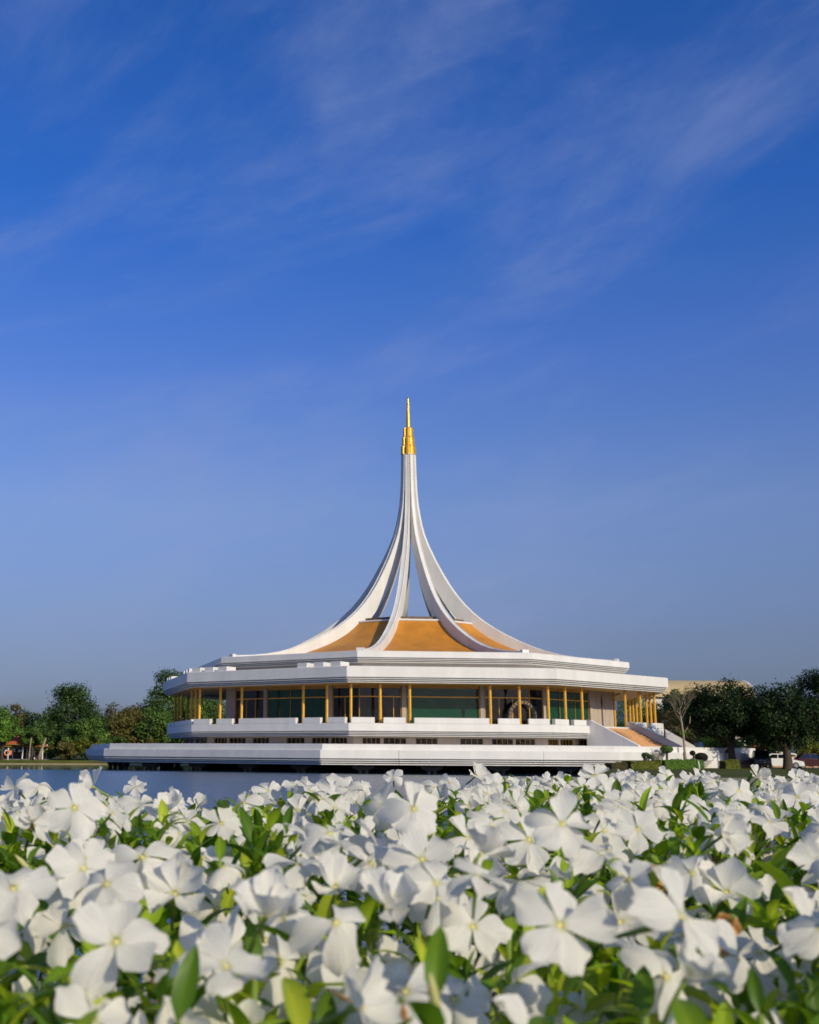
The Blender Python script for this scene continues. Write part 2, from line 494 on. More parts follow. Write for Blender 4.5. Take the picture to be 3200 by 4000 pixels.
# piles: a bent of two piles under a tapered cap, repeated round the platform
def pile_meshes():
    cap = MB()
    w0, w1 = 1.0, 0.5
    cap.strip([[(-w0, -.3, .66), (w0, -.3, .66), (w0, .3, .66), (-w0, .3, .66)], [(-w0, -.3, .42), (w0, -.3, .42), (w0, .3, .42), (-w0, .3, .42)],
               [(-w1, -.25, .2), (w1, -.25, .2), (w1, .25, .2), (-w1, .25, .2)]])
    pl = MB(); pl.tube([(0, 0, .25), (0, 0, -1.6)], 0.20, 8)
    return cap.mesh('pile_cap', M_PILE), pl.mesh('pile', M_PILE, True)
cap_me, pile_me = pile_meshes()
for rr, npf in ((36.2, 4), (31.0, 3)):
    for k in range(9):
        for j in range(npf):
            t = (j + .5) / npf
            p = fp(k, t, rr)
            c = inst('pile_cap', cap_me, hall, Matrix.Translation(p) @ Matrix.Rotation(frz(k), 4, 'Z'))
            for s in (-.28, .28):
                inst('pile', pile_me, c, Matrix.Translation((s, 0, 0)))
# low terrace over the water
PR = fascia(39.0, 1.98, 1.22, 0.69, 38.55, 27.0)
for k in range(9):
    for ta, tb in ((0.0, .2592), (.2604, .7444), (.7456, 1.0)):
        ring_segment('terrace_fascia', k, PR, M_WHITE, None, ta, tb)
    ring_segment('terrace_step', k, [(38.39, 1.981), (38.39, 2.43), (38.34, 2.48), (27.0, 2.48), (27.0, 1.981)], M_WHITE)
    ring_segment('dark_backing_ring', k, [(26.0, -1.6), (26.0, .69), (25.5, .69), (25.5, -1.6)], M_DARK)  # added dark ring behind the piles, blocks the view so the underside reads dark
# basement storey: piers, lintel strips and ribbon windows with bars
BW = 27.2
WIN = ((.045, .14), (.155, .275), (.325, .44), (.56, .68), (.727, .84), (.853, .957))
def box_on_face(mb, k, t0, t1, r, z0, z1, depth, proud=0.0):
    a, c = fp(k, t0, r), fp(k, t1, r)
    m = TH + (k + .5) * STEP
    nrm = Vector((math.sin(m), -math.cos(m), 0))
    q = [a + nrm * proud, c + nrm * proud, c - nrm * depth, a - nrm * depth]
    return mb.prism([(v.x, v.y) for v in q], z0, z1)
for k in range(9):
    mb = MB()
    edges = [0.0] + [e for w in WIN for e in w] + [1.0]
    for i in range(0, len(edges), 2):
        box_on_face(mb, k, edges[i], edges[i + 1], BW, 2.481, 3.32, 0.5)
    box_on_face(mb, k, 0, 1, BW, 2.482, 2.60, 0.49, -0.004)
    box_on_face(mb, k, 0, 1, BW, 3.14, 3.318, 0.49, -0.004)
    mb.obj('basement_wall', M_BASEW, hall)
    for w0, w1 in WIN:
        g = MB(); box_on_face(g, k, w0, w1, BW, 2.60, 3.14, 0.34, -0.26)
        win = g.obj('basement_window', M_NAVY, hall)
        for j in range(5):
            t = w0 + (w1 - w0) * (j / 4)
            dt = 0.0014
            t = min(max(t, w0 + dt), w1 - dt)
            f = MB(); box_on_face(f, k, t - dt, t + dt, BW, 2.601, 3.139, 0.25, -0.10)
            f.obj('window_bar', M_FRAME, win)
# main floor slab with its stepped edge
FR = fascia(29.19, 4.50, 3.76, 3.30, 28.88, 15.0)
for k in range(9):
    ring_segment('floor_slab', k, FR, M_WHITE)
# columns: five to a face and one on each corner line
def column_mesh():
    mb = MB()
    n = 12
    prof = [(.19, 4.5), (.19, 4.62), (.15, 4.66), (.150, 6.2), (.142, 8.0), (.17, 8.05), (.17, 8.31)]
    rings = []
    for r, z in prof:
        rings.append([(r * (1.0 if i % 2 else .9) * math.cos(2*math.pi*i/n), r * (1.0 if i % 2 else .9) * math.sin(2*math.pi*i/n), z) for i in range(n)])
    mb.strip(rings)
    return mb.mesh('column', M_GOLD)
col_me = column_mesh()
CT = (0.0, .147, .296, .704, .853)
for k in range(9):
    for t in CT:
        inst('column', col_me, hall, Matrix.Translation(fp(k, t, 28.3)))
# parapet blocks standing on the slab edge between the columns
for k in range(9):
    ts = list(CT) + [1.0]
    for i in range(5):
        if k == 1 and i == 2:
            continue                                   # the stair comes up here
        L = (cn(k, 29.0) - cn(k + 1, 29.0)).length
        g = 0.42 / L
        mb = MB()
        box_on_face(mb, k, ts[i] + g * (0.55 if i == 0 else 1), ts[i + 1] - g, 29.185, 4.499, 5.05, 0.42)
        bevel(mb.obj('parapet_block', M_WHITE, hall), .025)
# lower roof
RR = fascia(29.9, 9.85, 8.80, 8.30, 29.42, 26.5)
for k in range(9):
    ring_segment('roof_fascia', k, RR, M_WHITE)
mb = MB(); mb.prism([cn(k, 26.6)[:2] for k in range(9)], 8.42, 8.5); mb.obj('ceiling', M_CEIL, hall)
for k in range(9):
    ring_segment('soffit_panel', k, [(29.30, 8.285), (29.30, 8.299), (24.9, 8.299), (24.9, 8.285)], M_CEIL)
mb = MB(); mb.prism([cn(k, 26.6)[:2] for k in range(9)], 9.70, 9.78); mb.obj('roof_deck', M_WHITE2, hall)
# upstand beams on the roof edge above each column group
for k in (-1, -2, 3, 4, 5):
    L = (cn(k, 29.5) - cn(k + 1, 29.5)).length
    for t in (.012, .10, .19, .70, .80, .90):
        mb = MB(); box_on_face(mb, k, t, t + 1.15 / L, 29.55, 9.78, 10.32, 1.5)
        mb.obj('roof_upstand', M_WHITE, hall)
# recessed band and upper roof
for k in range(9):
    ring_segment('recess_wall', k, [(23.6, 9.78), (23.6, 10.60), (23.2, 10.60), (23.2, 9.78)], M_WHITE2)
UR = fascia(25.83, 11.62, 10.97, 10.50, 25.38, 15.5)
for k in range(9):
    ring_segment('upper_roof_fascia', k, UR, M_WHITE)
# golden roof panels between the ribs
GP = [(7.85, 16.45), (8.6, 15.78), (9.6, 15.05), (10.8, 14.36), (12.2, 13.70), (13.8, 13.08), (15.4, 12.56), (17.2, 12.10), (19.2, 11.78), (21.0, 11.63)]
for k in range(9):
    mb = MB()
    nn = 6
    rows = [[fp(k, j / nn, r, z) for j in range(nn + 1)] for r, z in GP] + [[fp(k, j / nn, r - .3, z - .25) for j in range(nn + 1)] for r, z in GP[::-1]]
    mb.strip(rows, False, False)
    o = mb.obj('roof_panel', M_ROOF, hall); smooth_angle(o, 35)
    b2 = MB(); b2.tube([fp(k, .045, 7.9, 16.50), fp(k, .955, 7.9, 16.50)], 0.135, 8)
    smooth_angle(b2.obj('roof_rim', M_WHITE, hall))
    ring_segment('lantern_curb', k, [(7.0, 16.2), (7.0, 16.98), (6.75, 16.98), (6.75, 16.2)], M_CURB)
# ribs
RO = [(.86, 37.6), (.88, 36.2), (.92, 34.8), (1.0, 33.0), (1.15, 31.2), (1.38, 29.8), (1.62, 28.6), (1.95, 27.4), (2.5, 26.0), (3.35, 24.2), (4.4, 22.3), (5.2, 21.0), (6.1, 19.75),
      (7.0, 18.7), (8.0, 17.72), (9.2, 16.75), (10.5, 15.87), (11.9, 15.07), (13.4, 14.32), (15.0, 13.62), (16.6, 13.05), (18.3, 12.60), (20.0, 12.28), (22.1, 12.02), (24.3, 11.86)]
RI = [(.14, 37.6), (.15, 36.2), (.18, 34.8), (.22, 33.0), (.30, 31.2), (.45, 29.8), (.62, 28.6), (.9, 27.4), (1.32, 25.9), (1.98, 24.0), (2.85, 21.95), (3.55, 20.55), (4.35, 19.2),
      (5.15, 18.1), (6.05, 17.05), (7.1, 16.0), (8.3, 15.0), (9.6, 14.2), (11.0, 13.4), (12.6, 12.7), (14.4, 12.1), (16.5, 11.70), (19.0, 11.55), (21.6, 11.55), (24.3, 11.55)]
RW = [.25] * 3 + [.26, .27, .28, .29, .30, .31, .32] + [.33] * 15
def rib_mesh():
    mb = MB(); rings = []
    for (ro, zo), (ri, zi), w in zip(RO, RI, RW):
        e = min(.07, w * .25)
        # small raised lips along the outer edges
        rings.append([(-w, -ri, zi), (w, -ri, zi), (w, -ro, zo), (w - e, -ro - .035, zo + .035), (w - 1.6 * e, -ro + .02, zo - .02), (-w + 1.6 * e, -ro + .02, zo - .02), (-w + e, -ro - .035, zo + .035), (-w, -ro, zo)])
    mb.strip(rings)
    me = mb.mesh('rib', M_WHITE, True); me.set_sharp_from_angle(angle=R(28)); return me
rib_me = rib_mesh()
eb = MB(); eb.box((0, -24.45, 11.80), (.78, .42, .42)); end_me = eb.mesh('rib_end', M_WHITE)
for k in range(9):
    rb = inst('rib', rib_me, hall, Matrix.Rotation(TH + k * STEP, 4, 'Z'))
    inst('rib_end', end_me, rb)
# gold finial: three fluted tiers, a slender cone and a small knob
def fluted(r, z0, z1, name):
    mb = MB(); rings = []
    n = 54
    for z, s in ((z0, .93), (z0 + .08, 1), (z1 - .10, 1), (z1, .86)):
        rings.append([(r * s * (1 - .24 * (math.cos(9 * a) < -.1)) * math.sin(a + TH), -r * s * (1 - .24 * (math.cos(9 * a) < -.1)) * math.cos(a + TH), z) for a in [2*math.pi*i/n for i in range(n)]])
    mb.strip(rings)
    return mb.obj(name, M_GOLDL, hall)
fluted(.93, 37.50, 38.72, 'spire_tier'); fluted(.77, 38.70, 39.86, 'spire_tier'); fluted(.63, 39.84, 41.05, 'spire_tier')
mb = MB(); mb.lathe([(.26, 41.0), (.245, 42), (.19, 43.6), (.135, 44.85), (.06, 44.9)], 14); smooth_angle(mb.obj('spire_needle', M_GOLDL, hall), 50)
mb = MB(); mb.lathe([(.05, 44.88), (.11, 44.98), (.05, 45.08), (.02, 45.3)], 10); mb.obj('spire_knob', M_FRAME, hall)

# hall enclosure on the water side: piers, glass bays with transoms, stone panel by the stair
HR = 25.0
def pier(k, t, w=.42, mat=M_STONE, d=.5):
    L = (cn(k, HR) - cn(k + 1, HR)).length
    mb = MB(); box_on_face(mb, k, t - w / 2 / L, t + w / 2 / L, HR, 4.502, 8.284, d, .14)
    return mb.obj('wall_pier', mat, hall)
def glass_bay(k, t0, t1, mat, transom=7.18, mull=(), low=()):
    L = (cn(k, HR) - cn(k + 1, HR)).length
    mb = MB(); box_on_face(mb, k, t0, t1, HR, 8.02, 8.283, .3, .06)
    bay = mb.obj('glass_bay', M_CEIL, hall)
    ts = [t0] + sorted(mull) + [t1]
    for i in range(len(ts) - 1):
        for z0, z1 in ((4.62, transom - .05), (transom + .05, 8.02)):
            g = MB(); box_on_face(g, k, ts[i] + .03 / L, ts[i + 1] - .03 / L, HR, z0, z1, .03, -.06)
            g.obj('pane', mat, bay)
    f = MB(); box_on_face(f, k, t0, t1, HR, transom - .055, transom + .055, .10, .03); f.obj('transom', M_GOLD, bay)
    f = MB(); box_on_face(f, k, t0, t1, HR, 4.502, 4.62, .10, .03); f.obj('sill', M_FRAME, bay)
    for t in ts:
        f = MB(); box_on_face(f, k, t - .035 / L, t + .035 / L, HR, 4.622, 8.018, .11, .036); f.obj('mullion', M_FRAME, bay)
    for t in low:
        f = MB(); box_on_face(f, k, t - .03 / L, t + .03 / L, HR, 4.622, transom - .057, .11, .02); f.obj('mullion', M_GOLD, bay)
    return bay
pier(-1, .035, 1.25); pier(-1, .31); pier(-1, .80)
glass_bay(-1, .075, .295, M_NAVY, low=(.16, .23))
glass_bay(-1, .326, .785, M_TEAL, mull=(.50,))
glass_bay(-1, .816, .999, M_NAVY, low=(.90,))
pier(0, .26); pier(0, .72)
glass_bay(0, .001, .243, M_NAVY, low=(.13, .20))
glass_bay(0, .277, .703, M_TEAL)
glass_bay(0, .737, .999, M_NAVY, low=(.82, .90))
pier(1, .14)
glass_bay(1, .001, .125, M_NAVY)
glass_bay(1, .156, .60, M_TEAL, mull=(.30, .46))
pier(1, .625, .5)
for i in range(5):       # stone cladding boards of the panel beside the stair
    t = .648 + i * .046
    mb = MB(); box_on_face(mb, 1, t, t + .0445, HR, 4.502, 8.284, .4, .02 + .006 * (i % 2)); mb.obj('stone_panel', M_STONE, hall)
o = MB(); p = fp(1, .745, HR, 7.2, .06)
rz = frz(1)
o.strip([[(p.x + math.cos(rz) * x, p.y + math.sin(rz) * x, p.z + z) for x, z in ((0, -.62), (.10, -.15), (.11, .05), (.05, .35), (0, .75), (-.05, .35), (-.11, .05), (-.10, -.15))],
         [(p.x + math.cos(rz) * x + math.sin(rz) * .06, p.y + math.sin(rz) * x - math.cos(rz) * .06, p.z + z) for x, z in ((0, -.62), (.10, -.15), (.11, .05), (.05, .35), (0, .75), (-.05, .35), (-.11, .05), (-.10, -.15))]])
o.obj('wall_ornament', M_DARK, hall)
mb = MB(); box_on_face(mb, 1, .884, .90, HR, 4.502, 8.284, .3, .05); mb.obj('wall_jamb', M_GOLD, hall)
# return walls run inward and a core closes the middle of the hall
def radial_wall(k, t, r1):
    a = fp(k, t, HR); c = a * (r1 / a.length)
    d = Vector((-a.y, a.x, 0)).normalized() * .15
    q = [a * .985 + d, a * .985 - d, c - d, c + d]
    MB().prism([(v.x, v.y) for v in q], 4.502, 8.40).obj('return_wall', M_STONE, hall)
radial_wall(-1, .01, 16); radial_wall(1, .875, 16)
for k in range(9):
    ring_segment('core_wall', k, [(16.2, 4.502), (16.2, 8.41), (15.9, 8.41), (15.9, 4.502)], M_BASEW)
# pale curtains hung behind the green glass
def curtain(k, t0, t1, z0, z1):
    mb = MB(); n = 60; top, bot = [], []
    for i in range(n + 1):
        q = fp(k, t0 + (t1 - t0) * i / n, HR - .9, 0, .10 * math.sin(i * 1.9))
        top.append((q.x, q.y, z1)); bot.append((q.x, q.y, z0))
    mb.strip([bot, top], False, False)
    mb.obj('curtain', solid('curtain_cloth', (.55, .55, .48), .8, var=.1), hall, True)
curtain(0, .28, .46, 4.55, 8.2); curtain(0, .57, .68, 4.55, 8.2); curtain(-1, .33, .45, 4.55, 8.2); curtain(-1, .60, .78, 4.55, 8.2); curtain(1, .18, .36, 4.55, 8.2)

# stair from the terrace to the main floor
rz = frz(1)
def sp3(t, o_, z): return fp(1, t, 29.19, z, o_)
NR = 13; rise = (4.5 - 2.48) / NR; run = .352
for i in range(NR - 1):
    z = 4.5 - rise * (i + 1)
    a, c = fp(1, .318, 29.19, 0, .0 + run * i - (.25 if i == 0 else 0)), fp(1, .662, 29.19, 0, run * i - (.25 if i == 0 else 0))
    d0, d1 = fp(1, .662, 29.19, 0, run * (i + 1) + .03), fp(1, .318, 29.19, 0, run * (i + 1) + .03)
    mb = MB(); mb.prism([(v.x, v.y) for v in (a, c, d0, d1)], 2.481 if i > 8 else z - .5, z)
    mb.obj('stair_tread', M_BRICK, hall)
def stair_wall(t, w, name, ztop0, length):
    L = (cn(1, 29.19) - cn(2, 29.19)).length
    pts = [(-.35, ztop0), (.1, ztop0 - .04), (length, 2.62), (length + .02, 2.481), (-.35, 2.481)]
    rings = [[sp3(t + s * w / L / 2, o_, z) for o_, z in pts] for s in (-1, 1)]
    mb = MB(); mb.strip(rings); return mb.obj(name, M_WHITE2, hall)
stair_wall(.305, .34, 'stair_wall', 5.12, 5.5)
stair_wall(.675, .34, 'stair_wall', 5.12, 5.7)
mb = MB(); mb.tube([sp3(.655, .05, 5.02), sp3(.655, 5.6, 2.72), sp3(.655, 5.75, 2.5)], .045, 8); hr = mb.obj('handrail', M_RIM, hall)
for i in range(5):
    oo = .5 + i * 1.2; zz = 5.02 - (oo - .05) * .4144
    mb = MB(); mb.tube([sp3(.655, oo, zz), sp3(.667, oo, zz - .12)], .02, 6); mb.obj('rail_bracket', M_RIM, hr)
# flared wing wall beyond the stair
a = cn(2, 29.3); bq = at(2772, 2950, 136) - BC
mb = MB()
d = Vector((bq.x - a.x, bq.y - a.y, 0)).normalized(); nn_ = Vector((d.y, -d.x, 0)) * .2
mb.strip([[a + nn_ + Vector((0, 0, .5)), Vector((bq.x, bq.y, .5)) + nn_, Vector((bq.x, bq.y, 1.85)) + nn_, a + nn_ + Vector((0, 0, 4.45))],
          [a - nn_ + Vector((0, 0, .5)), Vector((bq.x, bq.y, .5)) - nn_, Vector((bq.x, bq.y, 1.85)) - nn_, a - nn_ + Vector((0, 0, 4.45))]])
mb.obj('wing_wall', M_WHITE, hall)

# ornamental stone arch standing on the veranda
M_ARCH = solid('rough_arch_stone', (.20, .15, .115), .85, var=.4, scale=3, bump=.5, bscale=8)
ar = empty('stone_arch', BC + fp(0, .915, 26.4, 4.5), 'rough stone arch standing on the veranda in front of the glass', 'arch', rz=frz(0))
def voussoir(a0, a1, r0, r1, dep):
    mb = MB(); rings = []
    for y in (-dep / 2, dep / 2):
        rings.append([(r0 * math.cos(a0), y, 1.0 + r0 * math.sin(a0)), (r1 * math.cos(a0), y, 1.0 + r1 * math.sin(a0)), (r1 * math.cos(a1), y, 1.0 + r1 * math.sin(a1)), (r0 * math.cos(a1), y, 1.0 + r0 * math.sin(a1))])
    return mb.strip(rings)
for i in range(11):
    a0 = math.pi * i / 11 + .02; a1 = math.pi * (i + 1) / 11 - .02
    bevel(voussoir(a0, a1, 1.05 + rnd.uniform(-.03, .03), 1.40 + rnd.uniform(-.05, .05), .42 + rnd.uniform(-.06, .06)).obj('stone', M_ARCH, ar), .03)
for s in (-1, 1):
    for j in range(3):
        mb = MB(); mb.box((s * 1.225, 0, .165 + j * .33), (.35 + rnd.uniform(-.05, .05), .42, .31)); bevel(mb.obj('stone', M_ARCH, ar), .03)

# ------------------------------------------------------------------ trees and shrubs
def leaf_cloud(name, pos, nrm, size, col, mat, rng, parent=None, aspect=0.55):
    """many small pointed leaves as one mesh; pos, nrm (n,3), size (n,), col (n,3)"""
    n = len(pos)
    t = rng.normal(size=(n, 3)); t -= nrm * (t * nrm).sum(1, keepdims=True); t /= np.linalg.norm(t, axis=1, keepdims=True) + 1e-9
    bt = np.cross(nrm, t)
    s = size[:, None]
    v = np.empty((n, 4, 3), np.float32)
    v[:, 0] = pos - t * s * .5
    v[:, 1] = pos + bt * s * .5 * aspect - t * s * .05
    v[:, 2] = pos + t * s * .5 - nrm * s * .12
    v[:, 3] = pos - bt * s * .5 * aspect - t * s * .05
    me = bpy.data.meshes.new(name)
    me.vertices.add(4 * n); me.vertices.foreach_set('co', v.reshape(-1))
    me.loops.add(4 * n); me.loops.foreach_set('vertex_index', np.arange(4 * n, dtype=np.int32))
    me.polygons.add(n); me.polygons.foreach_set('loop_start', np.arange(0, 4 * n, 4, dtype=np.int32))
    me.update(calc_edges=True)
    ca = me.color_attributes.new('Col', 'FLOAT_COLOR', 'POINT')
    c4 = np.ones((n, 4, 4), np.float32); c4[:, :, :3] = col[:, None, :]
    ca.data.foreach_set('color', c4.reshape(-1))
    me.materials.append(mat)
    return inst(name, me, parent)

PAL = {
 'deep':  [(.012, .030, .008), (.020, .046, .010), (.030, .062, .012), (.008, .022, .007)],
 'dark':  [(.042, .088, .020), (.060, .120, .025), (.082, .145, .030), (.028, .062, .017)],
 'mid':   [(.072, .150, .026), (.105, .190, .034), (.055, .115, .024), (.130, .195, .040)],
 'bright':[(.095, .210, .026), (.130, .250, .035), (.075, .165, .024), (.150, .250, .040)],
 'olive': [(.125, .125, .028), (.160, .145, .036), (.095, .105, .024), (.175, .140, .042)],
 'yellow':[(.160, .190, .024), (.120, .165, .026), (.230, .210, .026), (.080, .125, .022)],
 'brown': [(.110, .080, .038), (.085, .080, .030), (.060, .080, .024), (.135, .105, .050)],
 'bloom': [(.020, .018, .016), (.030, .022, .018), (.016, .022, .012)],
}
def colours(pal, n, rng, clump_ids=None, ncl=1):
    base = np.array(PAL[pal])[rng.integers(0, len(PAL[pal]), n)]
    if clump_ids is not None:
        tint = 1 + rng.normal(scale=.22, size=(ncl, 1))
        base = base * np.clip(tint, .55, 1.6)[clump_ids]
    return np.clip(base * (1 + rng.normal(scale=.18, size=(n, 1))), .004, .5)

def make_tree(name, label, base, H, rx, crown_lo, pal, seed, trunk_r=.22, nclump=34, leaves=5200, leaf=.36, flat=.75, lean=(0, 0), bark=None,
              ry=None, cat='tree', group=None, layered=False, sparse=1.0, split=0):
    rng = np.random.default_rng(seed); rr = random.Random(seed)
    ry = ry or rx
    t = empty(name, base, label, cat, group)
    zc, hz = (H + crown_lo) / 2, (H - crown_lo) / 2
    # clump centres fill an uneven crown
    cs, rad = [], []
    for i in range(nclump):
        d = rng.normal(size=3); d /= np.linalg.norm(d)
        q = rng.random() ** .42 * .86
        if layered:
            lev = rng.integers(0, 5); zz = -0.85 + .40 * lev + rng.normal(scale=.11)
            w = [.95, 1.0, .85, .6, .34][lev]
            a = rng.random() * 2 * math.pi; q2 = math.sqrt(rng.random())
            p = np.array([math.cos(a) * q2 * w, math.sin(a) * q2 * w, zz])
        else:
            p = d * q
            if p[2] < -.25: p[:2] *= .8
        c = np.array([p[0] * rx + lean[0] * (.5 + p[2] * .5), p[1] * ry + lean[1] * (.5 + p[2] * .5), zc + p[2] * hz])
        cs.append(c); rad.append(min(rx, hz) * rng.uniform(.24, .46))
    cs = np.array(cs); rad = np.array(rad)
    ids = rng.choice(nclump, leaves, p=(rad ** 2) / (rad ** 2).sum())
    d = rng.normal(size=(leaves, 3)); d /= np.linalg.norm(d, axis=1, keepdims=True)
    rr_ = rng.random(leaves) ** .4
    pos = cs[ids] + d * (rad[ids] * rr_ * sparse)[:, None] * np.array([1, 1, .62 if layered else flat])
    # stray sprigs break the outline
    stray = rng.random(leaves) < .10
    pos[stray] += d[stray] * (rad[ids][stray] * .30)[:, None]
    nrm = d * .6 + np.array([0, 0, .55]) + rng.normal(scale=.45, size=(leaves, 3)); nrm /= np.linalg.norm(nrm, axis=1, keepdims=True)
    size = leaf * rng.uniform(.55, 1.35, leaves)
    mb = MB()
    top = Vector((lean[0] * .35, lean[1] * .35, crown_lo + (H - crown_lo) * .35))
    fork = Vector((lean[0] * .15, lean[1] * .15, max(crown_lo * .85, H * .18)))
    mb.tube([(0, 0, -.15), (0, 0, .12), fork * .5 + Vector((rr.uniform(-.1, .1), 0, 0)), fork, top], [trunk_r * 1.7, trunk_r * 1.15, trunk_r, trunk_r * .85, trunk_r * .45], 8)
    for i in rng.permutation(nclump)[:min(11, nclump)]:
        c = Vector(cs[i]); s0 = fork.lerp(top, rr.uniform(0, .8))
        mid = s0.lerp(c, .5) + Vector((rr.uniform(-.3, .3), rr.uniform(-.3, .3), rr.uniform(-.1, .5)))
        mb.tube([s0, mid, c], [trunk_r * .5, trunk_r * .3, trunk_r * .1], 5)
    mb.obj('trunk', bark or M_BARK, t, True)
    leaf_cloud('crown', pos, nrm, size, colours(pal, leaves, rng, ids, nclump), M_LEAF, rng, t)
    return t
def tree_px(name, label, px, py_top, wpx, Y, pal, seed, lo_frac=.25, **k):
    p = at(px, py_top, Y)
    H = p.z - GZ
    rx = wpx * Y / F_PX / 2 * 1.12
    k['leaves'] = int(k.get('leaves', 5200) * 1.35)
    return make_tree(name, label, (p.x, Y, GZ), H, rx, H * lo_frac, pal, seed, **k)

LT = 'trees along the far left shore'
tree_px('broadleaf_tree', 'tall layered tree with flat tiers rising highest in the left wood', 285, 2688, 250, 196, 'dark', 11, .12, layered=True, nclump=90, leaves=14000, group=LT, ry=5)
tree_px('broadleaf_tree', 'very tall dark tree beside the left end of the hall roof', 672, 2604, 190, 205, 'dark', 12, .12, nclump=40, leaves=9500, group=LT)
tree_px('broadleaf_tree', 'tall tree crown peeping over the left corner of the lower roof', 752, 2612, 110, 212, 'dark', 13, .3, nclump=26, leaves=5000, group=LT)
tree_px('broadleaf_tree', 'olive brown tree in front of the tall dark tree by the hall', 505, 2768, 165, 190, 'olive', 14, .08, nclump=36, leaves=6500, group=LT)
tree_px('broadleaf_tree', 'fresh green rounded tree just left of the veranda columns', 612, 2756, 150, 188, 'mid', 15, .08, nclump=36, leaves=7000, group=LT)
tree_px('broadleaf_tree', 'sparse pale tree poking up between layered and olive trees', 440, 2735, 110, 200, 'brown', 16, .25, nclump=22, leaves=1700, group=LT, sparse=1.3, bark=M_BARKL)
tree_px('broadleaf_tree', 'thin spiky tree top above the wood, left of the layered tree', 78, 2728, 85, 204, 'brown', 17, .3, nclump=18, leaves=1700, group=LT, sparse=1.2)
tree_px('broadleaf_tree', 'dark green tree at the left edge of the wood behind the red roof', 20, 2752, 170, 200, 'mid', 18, .15, nclump=32, leaves=6000, group=LT)
tree_px('broadleaf_tree', 'deep green tree filling the wood below the layered tree', 175, 2795, 190, 191, 'dark', 19, .06, nclump=36, leaves=7500, group=LT)
tree_px('broadleaf_tree', 'mid green tree with soft crown below the tall layered tree', 345, 2805, 190, 188, 'mid', 20, .06, nclump=36, leaves=7500, group=LT)
tree_px('broadleaf_tree', 'bright green rounded tree over the red roofed shelter', 18, 2806, 150, 179, 'bright', 21, .34, nclump=34, leaves=7000, leaf=.3, group=LT)
tree_px('broadleaf_tree', 'green domed tree leaning over the right end of the red roofed shelter', 132, 2834, 125, 179.5, 'mid', 22, .36, nclump=30, leaves=6000, leaf=.3, group=LT)
tree_px('broadleaf_tree', 'dark tree with low branches on the bank behind the terrace end', 430, 2850, 150, 186, 'mid', 23, .03, nclump=30, leaves=6000, group=LT)
tree_px('broadleaf_tree', 'olive tree low on the bank behind the left veranda', 560, 2862, 170, 186.5, 'olive', 24, .03, nclump=30, leaves=6000, group=LT)
tree_px('broadleaf_tree', 'green tree seen between the left veranda columns', 720, 2700, 200, 200, 'mid', 25, .03, nclump=36, leaves=7000, group=LT)
tree_px('broadleaf_tree', 'dark green tree seen through the open left veranda', 840, 2690, 210, 205, 'mid', 26, .03, nclump=36, leaves=7000, group=LT)
tree_px('broadleaf_tree', 'dark green tree at the back of the wood between shelter and layered tree', 110, 2770, 170, 205, 'dark', 31, .05, nclump=36, leaves=7000, group=LT)
tree_px('broadleaf_tree', 'dark green tree at the back of the wood behind the olive tree', 400, 2768, 190, 206, 'dark', 32, .05, nclump=36, leaves=7000, group=LT)
tree_px('broadleaf_tree', 'brownish tree at the back of the wood left of the tall dark tree', 545, 2750, 150, 207, 'olive', 33, .05, nclump=36, leaves=7000, group=LT)
tree_px('leafy_shrub', 'large bushy shrub with brown leaves on the far bank', 262, 2884, 120, 181, 'olive', 27, .02, nclump=24, leaves=4200, leaf=.28, cat='shrub', group='shrubs on the far bank', trunk_r=.12)
tree_px('leafy_shrub', 'yellow flowering shrub on the far bank beside the terrace', 338, 2872, 100, 182, 'yellow', 28, .03, nclump=24, leaves=3800, leaf=.26, cat='shrub', group='shrubs on the far bank', trunk_r=.10)
tree_px('leafy_shrub', 'low dark shrub at the terrace end, closest to the water', 392, 2905, 70, 180.5, 'dark', 29, .02, nclump=18, leaves=2600, leaf=.26, cat='shrub', group='shrubs on the far bank', trunk_r=.10)
tree_px('leafy_shrub', 'low green shrub between the shelter and the brown shrub', 195, 2912, 70, 183, 'mid', 30, .02, nclump=16, leaves=2200, leaf=.26, cat='shrub', group='shrubs on the far bank', trunk_r=.08)
# the wood goes on behind: one mass nobody could count
rng = np.random.default_rng(77)
n = 16000
xx = rng.uniform(-90, 120, n); yy = rng.uniform(214, 232, n)
hh = 4.5 + 1.6 * np.sin(xx * .23) + 1.2 * np.sin(xx * .61 + 1) + 1.0 * np.sin(xx * 1.3 + 2)
pos = np.stack([xx, yy, GZ + np.abs(hh) * rng.random(n) ** .55], 1)
nr = rng.normal(size=(n, 3)) + np.array([0, -.5, .6]); nr /= np.linalg.norm(nr, axis=1, keepdims=True)
tag(leaf_cloud('undergrowth', pos, nr, rng.uniform(.4, .9, n), colours('mid', n, rng), M_LEAF, rng), kind='stuff')

